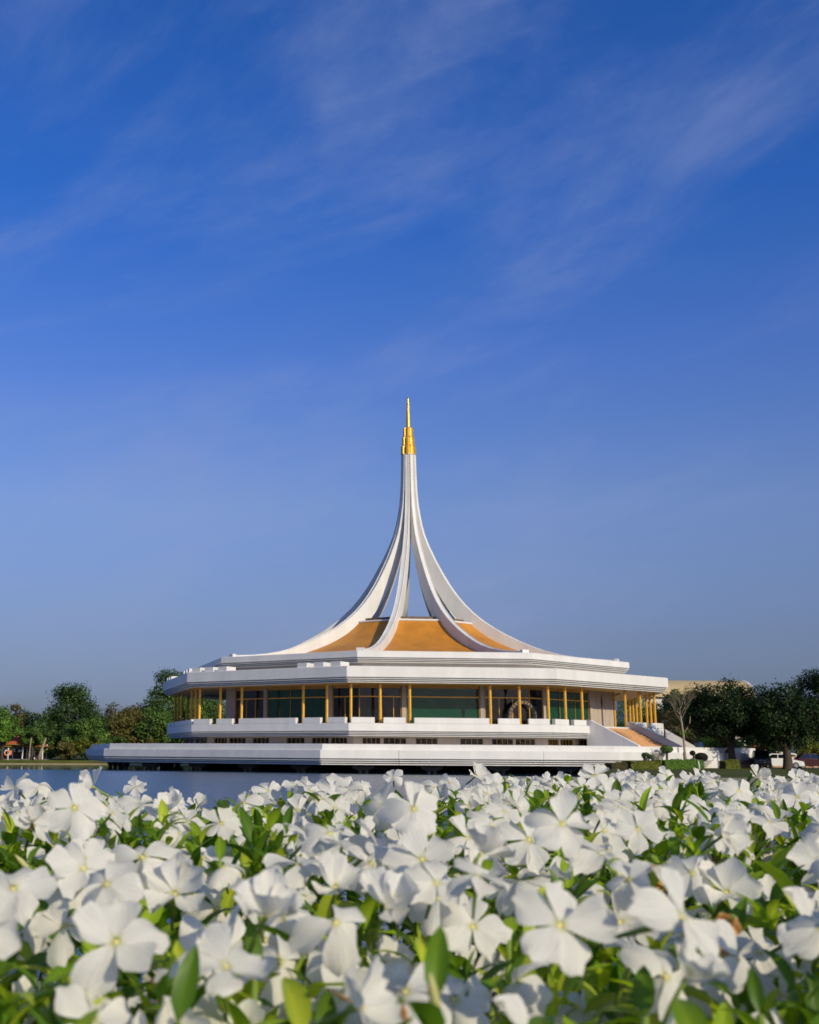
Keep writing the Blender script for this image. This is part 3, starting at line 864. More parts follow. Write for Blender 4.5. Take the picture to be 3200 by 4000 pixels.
RT = 'dark trees on the right bank'
tree_px('broadleaf_tree', 'dark tree with forked leaning trunk on the lawn by the steps', 2842, 2652, 305, 127, 'deep', 41, .22, nclump=52, leaves=15000, leaf=.27, trunk_r=.42, lean=(-.8, 0), group=RT)
tree_px('broadleaf_tree', 'dark tree with a straight trunk in front of the white car', 3052, 2668, 290, 124.5, 'deep', 42, .22, nclump=52, leaves=15000, leaf=.27, trunk_r=.46, group=RT)
tree_px('broadleaf_tree', 'tallest dark tree at the right edge of the picture', 3195, 2604, 230, 130, 'deep', 43, .25, nclump=44, leaves=12000, leaf=.27, trunk_r=.4, group=RT)
tree_px('broadleaf_tree', 'dark green tree filling the gap between the two lawn trees', 2955, 2694, 230, 142, 'deep', 44, .12, nclump=40, leaves=9000, leaf=.3, group=RT)
tree_px('broadleaf_tree', 'dark tree behind the parked red car at the far right', 3150, 2690, 190, 150, 'deep', 45, .22, nclump=40, leaves=9000, leaf=.3, group=RT)
tree_px('broadleaf_tree', 'olive brown tree mass behind the bare tree', 2675, 2742, 210, 168, 'brown', 46, .05, nclump=40, leaves=8000, leaf=.34, group=RT)
tree_px('broadleaf_tree', 'dark tree below the tan roof behind the staircase', 2690, 2698, 230, 180, 'deep', 47, .2, nclump=44, leaves=9000, leaf=.34, group=RT)
tree_px('broadleaf_tree', 'dark tree showing past the right corner of the lower roof', 2625, 2652, 90, 192, 'mid', 48, .3, nclump=24, leaves=3500, leaf=.34, group=RT)
tree_px('broadleaf_tree', 'green tree seen through the right veranda columns', 2470, 2705, 230, 186, 'mid', 49, .03, nclump=36, leaves=7000, leaf=.34, group=RT)
tree_px('broadleaf_tree', 'small tree behind the blue pots at the foot of the steps', 2800, 2800, 150, 160, 'mid', 50, .1, nclump=30, leaves=5500, leaf=.3, group=RT)
tree_px('broadleaf_tree', 'dark tree behind the white railing', 3040, 2740, 220, 158, 'deep', 51, .12, nclump=36, leaves=8000, leaf=.3, group=RT)
tree_px('broadleaf_tree', 'dark tree between the tan roofed hall and the forked tree', 2770, 2722, 190, 172, 'deep', 53, .05, nclump=40, leaves=8000, leaf=.34, group=RT)
tree_px('broadleaf_tree', 'green tree behind the staircase seen over the treads', 2600, 2702, 220, 190, 'deep', 54, .03, nclump=36, leaves=8000, leaf=.34, group=RT)
tree_px('broadleaf_tree', 'dark tree behind the red roofed kiosk', 2960, 2745, 230, 172, 'deep', 55, .05, nclump=36, leaves=8000, leaf=.34, group=RT)
tree_px('broadleaf_tree', 'dark tree behind the railing at the right edge', 3180, 2730, 230, 176, 'deep', 56, .05, nclump=36, leaves=8000, leaf=.34, group=RT)
tree_px('leafy_shrub', 'pale leafed shrub with yellow blooms behind the red car', 3160, 2868, 80, 146, 'yellow', 52, .1, nclump=18, leaves=1800, leaf=.24, cat='shrub', trunk_r=.08)

# bare tree with pale trunk in front of the wing wall
def bare_tree():
    p = at(2678, 2966, 122)
    t = empty('bare_tree', (p.x, 122, GZ), 'slender pale tree with bare twigs beside the staircase', 'tree')
    rr = random.Random(5); mb = MB(); tips = []
    def H(py): return at(2678, py, 122).z - GZ
    z1, z2 = H(2868), H(2790)
    mb.tube([(0, 0, -.1), (.02, 0, .9), (-.05, 0, z1 * .6), (-.04, 0, z1), (-.22, 0, z2)], [.17, .13, .115, .10, .075], 8)
    mb.tube([(-.04, 0, z1), (.30, -.1, z1 + .55), (.62, -.1, z1 + 1.05), (.72, 0, z1 + 1.7)], [.07, .055, .04, .02], 6)
    def grow(p, d, L, r, depth):
        q = p + d * L; m = p.lerp(q, .5) + Vector((rr.uniform(-1, 1), rr.uniform(-1, 1), rr.uniform(-1, 1))) * L * .07
        mb.tube([p, m, q], [r, r * .8, r * .6], 5, True)
        tips.append(q)
        if depth:
            for _ in range(3):
                e = Vector((rr.gauss(0, .55), rr.gauss(0, .5), rr.gauss(.25, .3)))
                grow(q, (d + e).normalized(), L * rr.uniform(.55, .8), r * .55, depth - 1)
    for i in range(6):
        a = 2 * math.pi * i / 6 + .3
        grow(Vector((-.22, 0, z2 - rr.uniform(0, .9))), Vector((math.cos(a) * .75, math.sin(a) * .75, rr.uniform(.6, 1.3))).normalized(), rr.uniform(.8, 1.15), .034, 4)
    mb.obj('trunk', M_BARKL, t, True)
    rng = np.random.default_rng(3)
    T = np.array([tuple(v) for v in tips])
    pos = T[rng.integers(0, len(T), 500)] + rng.normal(scale=.12, size=(500, 3))
    low = np.stack([rng.normal(-.05, .25, 160), rng.normal(0, .25, 160), rng.normal(z1 + .1, .16, 160)], 1)
    pos = np.concatenate([pos, low]); n = len(pos)
    nr = rng.normal(size=(n, 3)); nr /= np.linalg.norm(nr, axis=1, keepdims=True)
    col = np.concatenate([colours('brown', 500, rng), colours('bright', 160, rng)])
    leaf_cloud('crown', pos, nr, rng.uniform(.08, .17, n), col, M_LEAF, rng, t)
bare_tree()

# topiary: clipped heads on twisted stems
def topiary(label, px, py, Y, heads, pal, seed, name='topiary_tree', leaf=.11):
    p = at(px, py, Y)
    t = empty(name, (p.x, Y, GZ), label, 'topiary')
    rng = np.random.default_rng(seed); rr = random.Random(seed)
    P, Nn, mb = [], [], MB()
    for hx, hy, wx, wz in heads:
        q = at(hx, hy, Y); c = np.array([q.x - p.x, 0, q.z - GZ])
        n = int(9000 * wx * wz / .5) + 1200
        d = rng.normal(size=(n, 3)); d /= np.linalg.norm(d, axis=1, keepdims=True)
        P.append(c + d * np.array([wx, wx, wz]) * (1 - .18 * rng.random((n, 1)))); Nn.append(d + rng.normal(scale=.4, size=(n, 3)))
        base = Vector((rr.uniform(-.05, .05), 0, -.1)); tip = Vector(c) - Vector((0, 0, wz * .6))
        for j in range(3):
            off = Vector((rr.uniform(-.5, .5) * wx, rr.uniform(-.4, .4) * wx, 0))
            mb.tube([base, base.lerp(tip, .45) + off * .25, tip + off], [.09, .07, .035], 6)
    P = np.concatenate(P); Nn = np.concatenate(Nn); Nn /= np.linalg.norm(Nn, axis=1, keepdims=True); n = len(P)
    mb.obj('trunk', M_BARK, t, True)
    leaf_cloud('crown', P, Nn, rng.uniform(.6, 1.3, n) * leaf, colours(pal, n, rng), M_LEAF, rng, t)
topiary('round clipped topiary on branching stems against the white terrace wall', 2606, 2990, 119, ((2604, 2927, .60, .36),), 'mid', 61)
topiary('flat windswept topiary pine left of the round topiary', 2532, 2990, 117, ((2522, 2947, .34, .16), (2540, 2956, .30, .20)), 'dark', 62)
topiary('dark purple topiary with a wide flat head on the lawn', 2740, 2996, 121, ((2740, 2958, .62, .42),), 'bloom', 63, leaf=.1)
topiary('small dark topiary ball left of the wide purple topiary', 2708, 2996, 120, ((2706, 2942, .26, .24), (2706, 2976, .34, .30)), 'bloom', 64, leaf=.09)
topiary('small round green bush in a pot by the orange steps', 2844, 2985, 129, ((2844, 2944, .40, .42),), 'mid', 65)

# clipped hedge in three runs along the terrace
def hedge(label, a, c, w, h, pal, seed, dens=2200, name='hedge'):
    a, c = Vector(a), Vector(c); L = (c - a).length; d = (c - a).normalized(); nx = Vector((-d.y, d.x, 0))
    rng = np.random.default_rng(seed)
    t = empty(name, (a.x, a.y, GZ), label, 'hedge')
    n = int(dens * L)
    s = rng.random(n) * L; u = rng.uniform(-1, 1, n); zz = rng.random(n); side = rng.random(n)
    u = np.where(side < .45, np.sign(u) * (1 - .1 * rng.random(n)), u); zz = np.where(side >= .45, 1 - .08 * rng.random(n), zz)
    bumps = 1 + .10 * np.sin(s * 2.1 + seed) + .07 * np.sin(s * 5.3)
    pos = np.stack([d.x * s + nx.x * u * w / 2, d.y * s + nx.y * u * w / 2, zz * h * bumps], 1)
    nr = np.stack([nx.x * u, nx.y * u, zz], 1) + rng.normal(scale=.5, size=(n, 3)); nr /= np.linalg.norm(nr, axis=1, keepdims=True)
    leaf_cloud('foliage', pos, nr, rng.uniform(.09, .18, n), colours(pal, n, rng), M_LEAF, rng, t)
    mb = MB(); mb.box((d.x * L / 2, d.y * L / 2, h * .42), (L * .98, w * .72, h * .78), math.atan2(d.y, d.x)); mb.obj('twig_core', M_BARK, t)
hedge('clipped green hedge with yellow tips beside the terrace edge', (26.6, 111.2, 0), (30.2, 114.8, 0), .9, .62, 'yellow', 71)
hedge('long clipped green hedge in front of the round topiary', (30.6, 115.2, 0), (35.4, 119.6, 0), 1.0, .74, 'bright', 72)
hedge('short yellow green hedge right of the purple topiary', (38.2, 121.8, 0), (40.0, 123.2, 0), .8, .75, 'yellow', 73)
hedge('low orange brown border plants at the lake corner of the terrace', (24.7, 109.8, 0), (26.3, 110.9, 0), .8, .5, 'brown', 74)
# leafless white-flowering shrub by the terrace wall
def twig_shrub():
    p = at(2570, 2985, 118)
    t = empty('twig_shrub', (p.x, 118, GZ), 'pale twiggy shrub between the two small topiaries', 'shrub')
    rr = random.Random(8); mb = MB()
    for i in range(46):
        a = rr.uniform(0, 6.28); e = rr.uniform(.15, .7)
        tip = Vector((math.cos(a) * e, math.sin(a) * e * .6, rr.uniform(.9, 1.85)))
        mb.tube([(0, 0, -.05), tip * .5 + Vector((0, 0, .2)), tip], [.018, .013, .007], 4)
        for j in range(3):
            q = tip.lerp(Vector((0, 0, .3)), rr.uniform(.1, .6)); mb.tube([q, q + Vector((rr.gauss(0, .15), rr.gauss(0, .12), rr.uniform(.1, .3)))], [.010, .005], 4)
    mb.obj('branches', M_BARKL, t)
    rng = np.random.default_rng(4); n = 160
    pos = np.stack([rng.normal(0, .36, n), rng.normal(0, .25, n), rng.uniform(.5, 1.8, n)], 1); nr = rng.normal(size=(n, 3)); nr /= np.linalg.norm(nr, axis=1, keepdims=True)
    leaf_cloud('foliage', pos, nr, rng.uniform(.05, .10, n), np.full((n, 3), .5) * rng.uniform(.6, 1.2, (n, 1)), M_LEAF, rng, t)
twig_shrub()
# ------------------------------------------------------------------ things on the banks
def shelter():
    p = at(70, 2962, 181)
    t = empty('lakeside_shelter', (p.x, 181, GZ), 'open shelter with red tiled roofs on the far left bank', 'shelter')
    def roof(cx_, cy_, w, d, z0, z1, nm):
        mb = MB(); rw = w * .28
        e = [(cx_ - w, cy_ - d, z0), (cx_ + w, cy_ - d, z0), (cx_ + w, cy_ + d, z0), (cx_ - w, cy_ + d, z0), (cx_ - rw, cy_, z1), (cx_ + rw, cy_, z1)]
        mb.add(e, [(0, 1, 5, 4), (1, 2, 5), (2, 3, 4, 5), (3, 0, 4), (0, 3, 2, 1)])
        r = mb.obj(nm, M_REDTILE, t)
        f = MB()
        for a_, b_ in ((0, 1), (1, 2), (2, 3), (3, 0)):
            f.tube([e[a_], e[b_]], .07, 6)
        f.obj('eave_board', M_FRAME, r)
    z0 = at(70, 2916, 181).z - GZ; z1 = at(70, 2878, 181).z - GZ
    roof(0, 0, 1.5, 1.8, z0 + .25, z1 + .1, 'roof'); roof(-2.6, .3, 1.9, 1.9, z0, z1 - .55, 'roof'); roof(2.4, .2, 1.6, 1.7, z0, z1 - .7, 'roof')
    for x in (-4.2, -2.6, -1.1, .9, 2.0, 3.7):
        for y in (-1.3, 1.4):
            mb = MB(); mb.tube([(x, y, 0), (x, y, z0 + .3)], .09, 8); mb.obj('post', M_WHITE2, t)
    mb = MB(); mb.box((-.3, 1.6, .55), (8.4, .15, 1.1)); mb.obj('back_wall', M_DARK, t)
    mb = MB(); mb.box((-.3, .1, .06), (9, 3.4, .12)); mb.obj('floor', M_CONC, t)
shelter()
def lifebuoy():
    p = at(30, 2978, 175.5)
    t = empty('lifebuoy_stand', (p.x, 175.5, GZ), 'orange and white lifebuoy on a white post by the far shore', 'lifebuoy')
    mb = MB(); mb.tube([(0, 0, -.1), (0, 0, 1.2)], .05, 8); mb.obj('post', M_WHITE, t)
    for i in range(4):
        a0, a1 = math.pi / 2 * i, math.pi / 2 * (i + 1)
        mb = MB(); mb.tube([(-.15 + .33 * math.cos(a0 + (a1 - a0) * j / 6), -.1, .95 + .33 * math.sin(a0 + (a1 - a0) * j / 6)) for j in range(7)], .10, 8)
        mb.obj('ring_segment', M_WHITE if i % 2 else M_ORANGE, t, True)
    mb = MB(); mb.box((.25, .02, .95), (.42, .12, .60)); bevel(mb.obj('float_box', M_ORANGE, t), .03)
lifebuoy()
# trunks leaning on the bank by the shelter
for i, (px, dx, lab) in enumerate(((152, .75, 'pale leaning tree trunk on the bank right of the shelter'), (112, .15, 'thin pale trunk on the bank in front of the shelter'))):
    p = at(px, 2972, 177.5)
    t = empty('tree_trunk', (p.x, 177.5, GZ), lab, 'tree trunk')
    mb = MB(); mb.tube([(0, 0, -.1), (.12 * dx, 0, .8), (dx * .5, 0, 1.7), (dx, .2, 3.0)], [.26 if i == 0 else .15, .2 if i == 0 else .1, .17 if i == 0 else .08, .1], 8); mb.obj('trunk', M_BARKL, t, True)

# hall with a long tan roof far behind the trees
def far_hall():
    Y = 250
    a, c = at(2440, 2676, Y), at(2885, 2660, Y)
    t = empty('far_hall', ((a.x + c.x) / 2, Y, GZ), 'large hall with a long tan curved roof behind the right trees', 'building')
    w = (c.x - a.x) / 2; zt = c.z - GZ
    mb = MB(); rings = []
    for x in (-w, w):
        rings.append([(x, -9 * math.cos(math.pi * j / 12), (zt - 3.6) + 3.6 * math.sin(math.pi * j / 12)) for j in range(13)])
    mb.strip(rings, True, True)
    smooth_angle(mb.obj('roof', M_TAN, t), 50)
    mb = MB(); mb.box((0, 0, (zt - 3.65) / 2), (w * 1.96, 16.5, zt - 3.65)); mb.obj('wall', M_WHITE2, t)
    mb = MB()
    rings = []
    for x in (w - .2, w + .35):
        rings.append([(x, -9.1 * math.cos(math.pi * j / 12), (zt - 3.8) + 3.9 * math.sin(math.pi * j / 12)) for j in range(13)])
    mb.strip(rings); mb.obj('gable', M_WHITE, t)
    for i in range(9):
        mb = MB(); mb.box((-w * .9 + i * w * .225, -8.3, 3.2), (1.7, .1, 1.6)); mb.obj('window', M_NAVY, t)
far_hall()
def red_roof():
    p = at(2962, 2955, 152)
    t = empty('garden_kiosk', (p.x, 152, GZ), 'small kiosk with a red hipped roof seen between the dark trunks', 'kiosk')
    z0 = at(2962, 2924, 152).z - GZ; z1 = at(2962, 2888, 152).z - GZ
    mb = MB(); e = [(-.95, -.95, z0), (.95, -.95, z0), (.95, .95, z0), (-.95, .95, z0), (-.2, 0, z1), (.3, 0, z1)]
    mb.add(e, [(0, 1, 5, 4), (1, 2, 5), (2, 3, 4, 5), (3, 0, 4), (0, 3, 2, 1)]); mb.obj('roof', M_REDTILE, t)
    for x in (-.7, .7):
        for y in (-.7, .7):
            mb = MB(); mb.box((x, y, z0 / 2), (.12, .12, z0)); mb.obj('post', M_WHITE2, t)
    mb = MB(); mb.box((0, .1, .5), (1.3, 1.2, 1.0)); mb.obj('counter', M_DARK, t)
red_roof()
# white planter wall with sunken panel, right of the wing wall
def planter():
    a, c = at(2688, 2934, 126), at(2806, 2932, 126)
    t = empty('planter_wall', ((a.x + c.x) / 2, 126, GZ), 'low white planter wall with a plain panel below the wing wall', 'planter')
    w = c.x - a.x; h = a.z - GZ
    mb = MB(); mb.box((0, .3, h / 2), (w - .1, .6, h - .04)); mb.obj('wall', M_WHITE2, t)
    mb = MB(); mb.box((0, .3, h - .03), (w + .1, .75, .12)); bevel(mb.obj('coping', M_WHITE, t), .02)
    for x in (-w / 2, w / 2):
        mb = MB(); mb.box((x, .28, h / 2 - .04), (.18, .72, h - .1)); mb.obj('end_post', M_WHITE, t)
planter()
def pot(px, py, Y, label, r=.42):
    p = at(px, py, Y)
    t = empty('plant_pot', p, label, 'pot', 'blue pots by the stair')
    mb = MB(); mb.lathe([(r * .6, 0), (r * .85, .25), (r, .60), (r * 1.1, .68), (r * 1.08, .74), (r * .9, .72), (r * .85, .60)], 16); smooth_angle(mb.obj('bowl', M_BLUE, t), 40)
    rng = np.random.default_rng(int(px)); n = 260
    d = rng.normal(size=(n, 3)); d /= np.linalg.norm(d, axis=1, keepdims=True)
    leaf_cloud('foliage', d * np.array([r * .8, r * .8, .2]) + np.array([0, 0, .8]), d, rng.uniform(.08, .16, n), colours('dark', n, rng), M_LEAF, rng, t)
pz = at(2735, 2932, 126.3)
pot(2733, 2931, 126.3, 'blue glazed pot on the white planter wall')
pot(2795, 2953, 131, 'large blue glazed pot standing beyond the planter wall', .7)
pot(2925, 2960, 134, 'blue glazed pot on the orange terrace', .55)
# orange brick terrace and its steps beside the road
def terrace():
    a = at(2812, 2996, 130)
    t = empty('brick_terrace', (a.x, 130, GZ), 'orange brick terrace with broad steps behind the leaning trunk', 'terrace')
    for i in range(5):
        x1 = at(2960 - i * 6, 2996, 130).x - a.x
        mb = MB(); mb.prism([(0, i * .42), (x1, i * .42), (x1, 4.2), (0, 4.2)], i * .18 + (.002 if i else -.05), (i + 1) * .18); mb.obj('step', M_BRICK, t)
    mb = MB(); mb.box((.75, 2.9, 1.35), (1.3, .3, .9)); mb.obj('parapet', M_WHITE, t)
    mb = MB(); mb.box((2.9, 2.9, 1.2), (.8, .3, .6)); mb.obj('parapet', M_WHITE, t)
terrace()
def steps2():
    a = at(3050, 2998, 143)
    t = empty('brick_steps', (a.x, 143, GZ), 'orange brick steps behind the white car', 'steps')
    for i in range(6):
        mb = MB(); mb.prism([(-1.5, i * .35), (4.2 - .3 * i, i * .35), (4.2 - .3 * i, 4), (-1.5, 4)], i * .2 + (.002 if i else -.05), (i + 1) * .2); mb.obj('step', M_BRICK, t)
steps2()
def railing(pts, Y, label, h=.95):
    P = [at(px, py, Y) for px, py in pts]
    t = empty('white_railing', (P[0].x, Y, GZ), label, 'railing', 'white railings by the road')
    o = Vector((P[0].x, Y, GZ)); top = [p - o for p in P]
    mb = MB(); mb.tube(top, .075, 8); mb.obj('top_rail', M_WHITE, t, True)
    mb = MB(); mb.tube([q - Vector((0, 0, h * .52)) for q in top], .06, 8); mb.obj('middle_rail', M_WHITE, t, True)
    L = (top[-1] - top[0]).length; n = max(2, int(L / 1.3))
    for i in range(n + 1):
        q = top[0].lerp(top[-1], i / n)
        mb = MB(); mb.tube([q, (q.x, q.y, max(-.05, q.z - 1.35))], .06, 8); mb.obj('post', M_WHITE, t, True)
railing([(3000, 2934), (3110, 2947)], 142, 'white pipe railing sloping behind the white car')
railing([(3136, 2946), (3215, 2956)], 142, 'white pipe railing behind the dark red car')
# small white post on the lawn
p = at(2732, 3008, 108); t = empty('lawn_post', (p.x, 108, GZ), 'short white marker post standing on the lawn', 'post')
mb = MB(); mb.tube([(.02, 0, -.05), (0, 0, .45), (-.05, 0, .78)], [.075, .065, .05], 8); mb.obj('shaft', M_WHITE, t, True)
mb = MB(); mb.lathe([(.075, .76), (.09, .80), (.05, .86)], 8, (-.05, 0, 0)); mb.obj('cap', M_CONC, t)

def car(px, py, Y, label, paint, rz, L=4.3, Wd=1.72, Hh=1.46, suv=False, plate=False, name='parked_car'):
    p = at(px, py, Y)
    t = empty(name, (p.x, Y, GZ), label, 'car', 'cars parked by the road', rz)
    hl = L / 2
    if suv:
        low = [(-hl, .35), (-hl - .02, .75), (-hl + .05, 1.0), (hl - 1.0, 1.02), (hl - .1, .92), (hl, .6), (hl - .05, .3)]
        cabn = [(-hl + .08, .99), (-hl + .28, Hh), (hl - 2.0, Hh + .02), (hl - 1.15, 1.0)]
    else:
        low = [(-hl, .40), (-hl + .02, .72), (-hl + .12, .90), (-hl + .9, .95), (hl - 1.25, .93), (hl - .25, .74), (hl, .55), (hl - .02, .25), (-hl + .05, .25)]
        cabn = [(-hl + .35, .93), (-hl + 1.15, Hh), (hl - 1.9, Hh), (hl - 1.05, .92)]
    b = MB(); rings = []
    for y, s in ((-Wd / 2, .97), (-Wd / 2 + .08, 1.0), (0, 1.015), (Wd / 2 - .08, 1.0), (Wd / 2, .97)):
        rings.append([(x * s, y, .12 + (z - .12) * (1 if abs(y) < .7 else .985)) for x, z in low])
    b.strip(rings); body = smooth_angle(b.obj('body', paint, t), 30)
    b = MB(); rings = []
    for y, s in ((-Wd / 2 + .09, 0), (-Wd / 2 + .24, 1), (Wd / 2 - .24, 1), (Wd / 2 - .09, 0)):
        cxm = sum(x for x, z in cabn) / 4
        rings.append([(x if s else x * .985 + cxm * .015, y, z if s else min(z, .94 + (z - .94) * .04)) for x, z in cabn])
    b.strip(rings); cabin = smooth_angle(b.obj('cabin', paint, t), 30)
    (x0, z0), (x1, z1), (x2, z2), (x3, z3) = cabn
    for s in (-1, 1):            # side glass follows the tumblehome
        def sg(x, z): 
            f = (z - .94) / (Hh - .94)
            return (x, s * (Wd / 2 - .085 - .145 * f + .006), z)
        for xa, xb, xc, xd in ((x0 + .25, x1 + .08, (x1 + x2) / 2 - .04, (x1 + x2) / 2 - .04), ((x1 + x2) / 2 + .04, (x1 + x2) / 2 + .04, x2 - .06, x3 - .22)):
            g = MB(); g.add([sg(xa, 1.0), sg(xb, Hh - .08), sg(xc, Hh - .08), sg(xd, 1.0)], [(0, 1, 2, 3)]); g.obj('side_window', M_CGLASS, t)
    for (xa, za), (xb, zb), nm in (((x0, z0), (x1, z1), 'rear_window'), ((x3, z3), (x2, z2), 'windscreen')):
        sgn = -1 if xa < xb else 1
        g = MB(); q = [(xa + (xb - xa) * f + sgn * .012, yy * (Wd / 2 - .2 - .1 * f), za + (zb - za) * f + .012) for f, yy in ((.12, -1), (.12, 1), (.9, 1), (.9, -1))]
        g.add(q, [(0, 1, 2, 3)]); g.obj(nm, M_CGLASS, t)
    for x in (-hl + .82, hl - .85):
        for s in (-1, 1):
            w = MB(); n = 18
            w.strip([[(x + .31 * math.cos(2*math.pi*i/n), s * (Wd / 2 + yy), .31 + .31 * math.sin(2*math.pi*i/n)) for i in range(n)] for yy in (-.2, .02)]); wh = w.obj('wheel', M_RUBBER, t)
            w = MB(); w.strip([[(x + .2 * math.cos(2*math.pi*i/n), s * (Wd / 2 + yy), .31 + .2 * math.sin(2*math.pi*i/n)) for i in range(n)] for yy in (.021, .035)]); w.obj('rim', M_RIM, wh)
    for s in (-1, 1):
        b = MB(); b.box((hl - .12, s * (Wd / 2 - .28), .68), (.2, .36, .13)); b.obj('headlight', M_RIM, t)
        b = MB(); b.box((-hl + .04, s * (Wd / 2 - .22), .78), (.1, .26, .15)); b.obj('tail_light', M_CARR, t)
        b = MB(); b.box((hl - 1.55, s * (Wd / 2 + .07), .97), (.12, .16, .11)); b.obj('mirror', paint, t)
    if plate:
        b = MB(); b.box((-hl - .02, 0, .7), (.03, .5, .2)); b.obj('number_plate', M_WHITE2, t)
car(3052, 3000, 131, 'white saloon car parked behind the straight dark trunk', M_CARW, R(-8))
car(2972, 3002, 130, 'black off-road car with its back to the lawn, left of the white car', M_BLACK, R(78), L=3.9, Hh=1.75, suv=True, plate=True)
car(3178, 3002, 131, 'dark red car in the shade at the right edge', M_CARR, R(-4), L=4.2, Hh=1.5)
# ------------------------------------------------------------------ flower bed in front of the camera
def bed_far(x):
    f = min(1, max(0, (x - .05) / .65)); f = f * f * (3 - 2 * f)
    return 2.05 + 1.25 * f
def bed_soil():
    mb = MB(); xs = [-4, -3.2, -2.5] + [-2 + .25 * i for i in range(21)] + [3.6, 4.3, 5]
    rings = []
    for x in xs:
        yf = bed_far(x) if x > -2.4 else 2.05
        edge = 1 if -3.4 < x < 4.4 else 0
        zz = 1.27 if edge else .45
        rings.append([(x, -1.2, .45), (x, -.75, zz), (x, .3, zz), (x, 1.0, zz), (x, yf - .12, zz), (x, yf + .10, .75 if edge else .45), (x, yf + .18, .45)])
    mb.strip(rings, False, False)
    return tag(mb.obj('flower_bed', M_SOIL, None, True), kind='structure')
bed_soil()

def petal_mesh(name, mat, L=.0245, Wd=.0215, bend=.25, cup=.10, wave=.0012, seed=0, claw=.16, nu=4, nt_=6, skew=.12, ph=0.0):
    """broad periwinkle petal lying along +Y from the eye, +Z up"""
    rr = random.Random(seed); vs, fs, uvs = [], [], []
    k = [rr.uniform(-1, 1) for _ in range(6)]
    for j in range(nt_ + 1):
        t = j / nt_
        w = claw + (1 - claw) * math.sin(min(1, t / .74) * math.pi / 2) ** 1.25
        if t > .74: w *= math.sqrt(max(0, 1 - ((t - .74) / .30) ** 2.2))
        for i in range(nu + 1):
            u = -1 + 2 * i / nu
            x = u * w * Wd / 2 + skew * Wd * t * t * .5
            tip = 1 - .17 * abs(u - .22 - .15 * k[3]) ** 1.4 * t + .04 * k[0] * u * t
            y = .0016 + t * L * tip
            z = -bend * L * t * t + cup * Wd * (u * w) ** 2 * (1 - .3 * t) + wave * t * math.sin(3.1 * u + ph + k[1] * 2) + wave * .9 * t * t * math.sin(6 * u + k[2] * 3) - .07 * Wd * (1 - abs(u)) * t * (1 + k[4])
            vs.append((x, y, z)); uvs.append((.5 + .5 * u * w, t))
    n = nu + 1
    for j in range(nt_):
        for i in range(nu):
            fs.append((j*n+i, j*n+i+1, (j+1)*n+i+1, (j+1)*n+i))
    me = bpy.data.meshes.new(name); me.from_pydata(vs, [], fs)
    ul = me.uv_layers.new(name='UVMap')
    for lp in me.loops: ul.data[lp.index].uv = uvs[lp.vertex_index]
    me.materials.append(mat)
    me.polygons.foreach_set('use_smooth', [True] * len(fs))
    return me
PET = {
 'open':  [petal_mesh('petal', M_PETAL, bend=b_, cup=c_, seed=i, wave=.0020, ph=i) for i, (b_, c_) in enumerate(((.10, .10), (.18, .02), (.05, .16), (.25, -.05), (.14, .08), (.20, .12)))],
 'reflex':[petal_mesh('petal', M_PETAL, bend=b_, cup=c_, seed=20 + i, wave=.002, ph=i) for i, (b_, c_) in enumerate(((.50, -.10), (.65, .05), (.42, -.2), (.8, .0), (.55, .12)))],
 'cup':   [petal_mesh('petal', M_PETAL, bend=b_, cup=c_, seed=40 + i, wave=.0018, ph=i) for i, (b_, c_) in enumerate(((-.28, .30), (-.15, .22), (-.38, .35), (-.1, .4)))],
 'cream': [petal_mesh('petal', M_CREAM, bend=1.1, cup=.6, seed=60 + i, wave=.004, Wd=.016, ph=i) for i in range(3)],
 'wither':[petal_mesh('petal', M_WITHER, bend=.9 + .3 * i, cup=1.6, seed=70 + i, wave=.0075, Wd=.012, L=.017, ph=i, skew=.5 * (i - 1.5)) for i in range(4)],
}
eb = MB(); eb.lathe([(.0016, -.0004), (.0015, .0005), (.0008, .0009), (.0002, .0004)], 8); EYE = eb.mesh('eye', M_EYE, True)
eb = MB(); eb.tube([(0, 0, 0), (0, -.0005, -.008), (.0006, -.001, -.018), (.001, -.003, -.034)], [.0016, .0014, .0017, .0011], 6); TUBE = eb.mesh('flower_tube', M_STEM, True)

def flower_parts(style, rr):
    """matrices of one flower: list of (name, mesh, matrix)"""
    out = []
    base = rr.uniform(0, 6.28)
    for i in range(5):
        pool = PET[style]
        if style == 'open' and rr.random() < .22: pool = PET['reflex']
        if style == 'open' and rr.random() < .10: pool = PET['cup']
        me = rr.choice(pool)
        tilt = {'open': rr.gauss(.04, .17), 'reflex': rr.gauss(-.15, .25), 'cup': rr.gauss(.5, .25), 'cream': rr.gauss(-.7, .3), 'wither': rr.gauss(-1.15, .25)}[style]
        M = Matrix.Rotation(base + i * 2 * math.pi / 5 + rr.gauss(0, .07), 4, 'Z') @ Matrix.Translation((0, 0, .0003 * i)) @ Matrix.Rotation(tilt, 4, 'X') @ Matrix.Rotation(rr.gauss(.10, .2), 4, 'Y')
        s = rr.uniform(.93, 1.07)
        out.append(('petal', me, M @ Matrix.Diagonal((s, s * rr.uniform(.95, 1.05), s, 1))))
    if style in ('open', 'reflex', 'cup'):
        out.append(('eye', EYE, Matrix.Identity(4)))
    out.append(('flower_tube', TUBE, Matrix.Identity(4)))
    return out
def flower_matrix(pos, nrm, scale, spin):
    q = Vector(nrm).normalized().to_track_quat('Z', 'Y')
    return Matrix.Translation(pos) @ q.to_matrix().to_4x4() @ Matrix.Rotation(spin, 4, 'Z') @ Matrix.Diagonal((scale, scale, scale, 1))
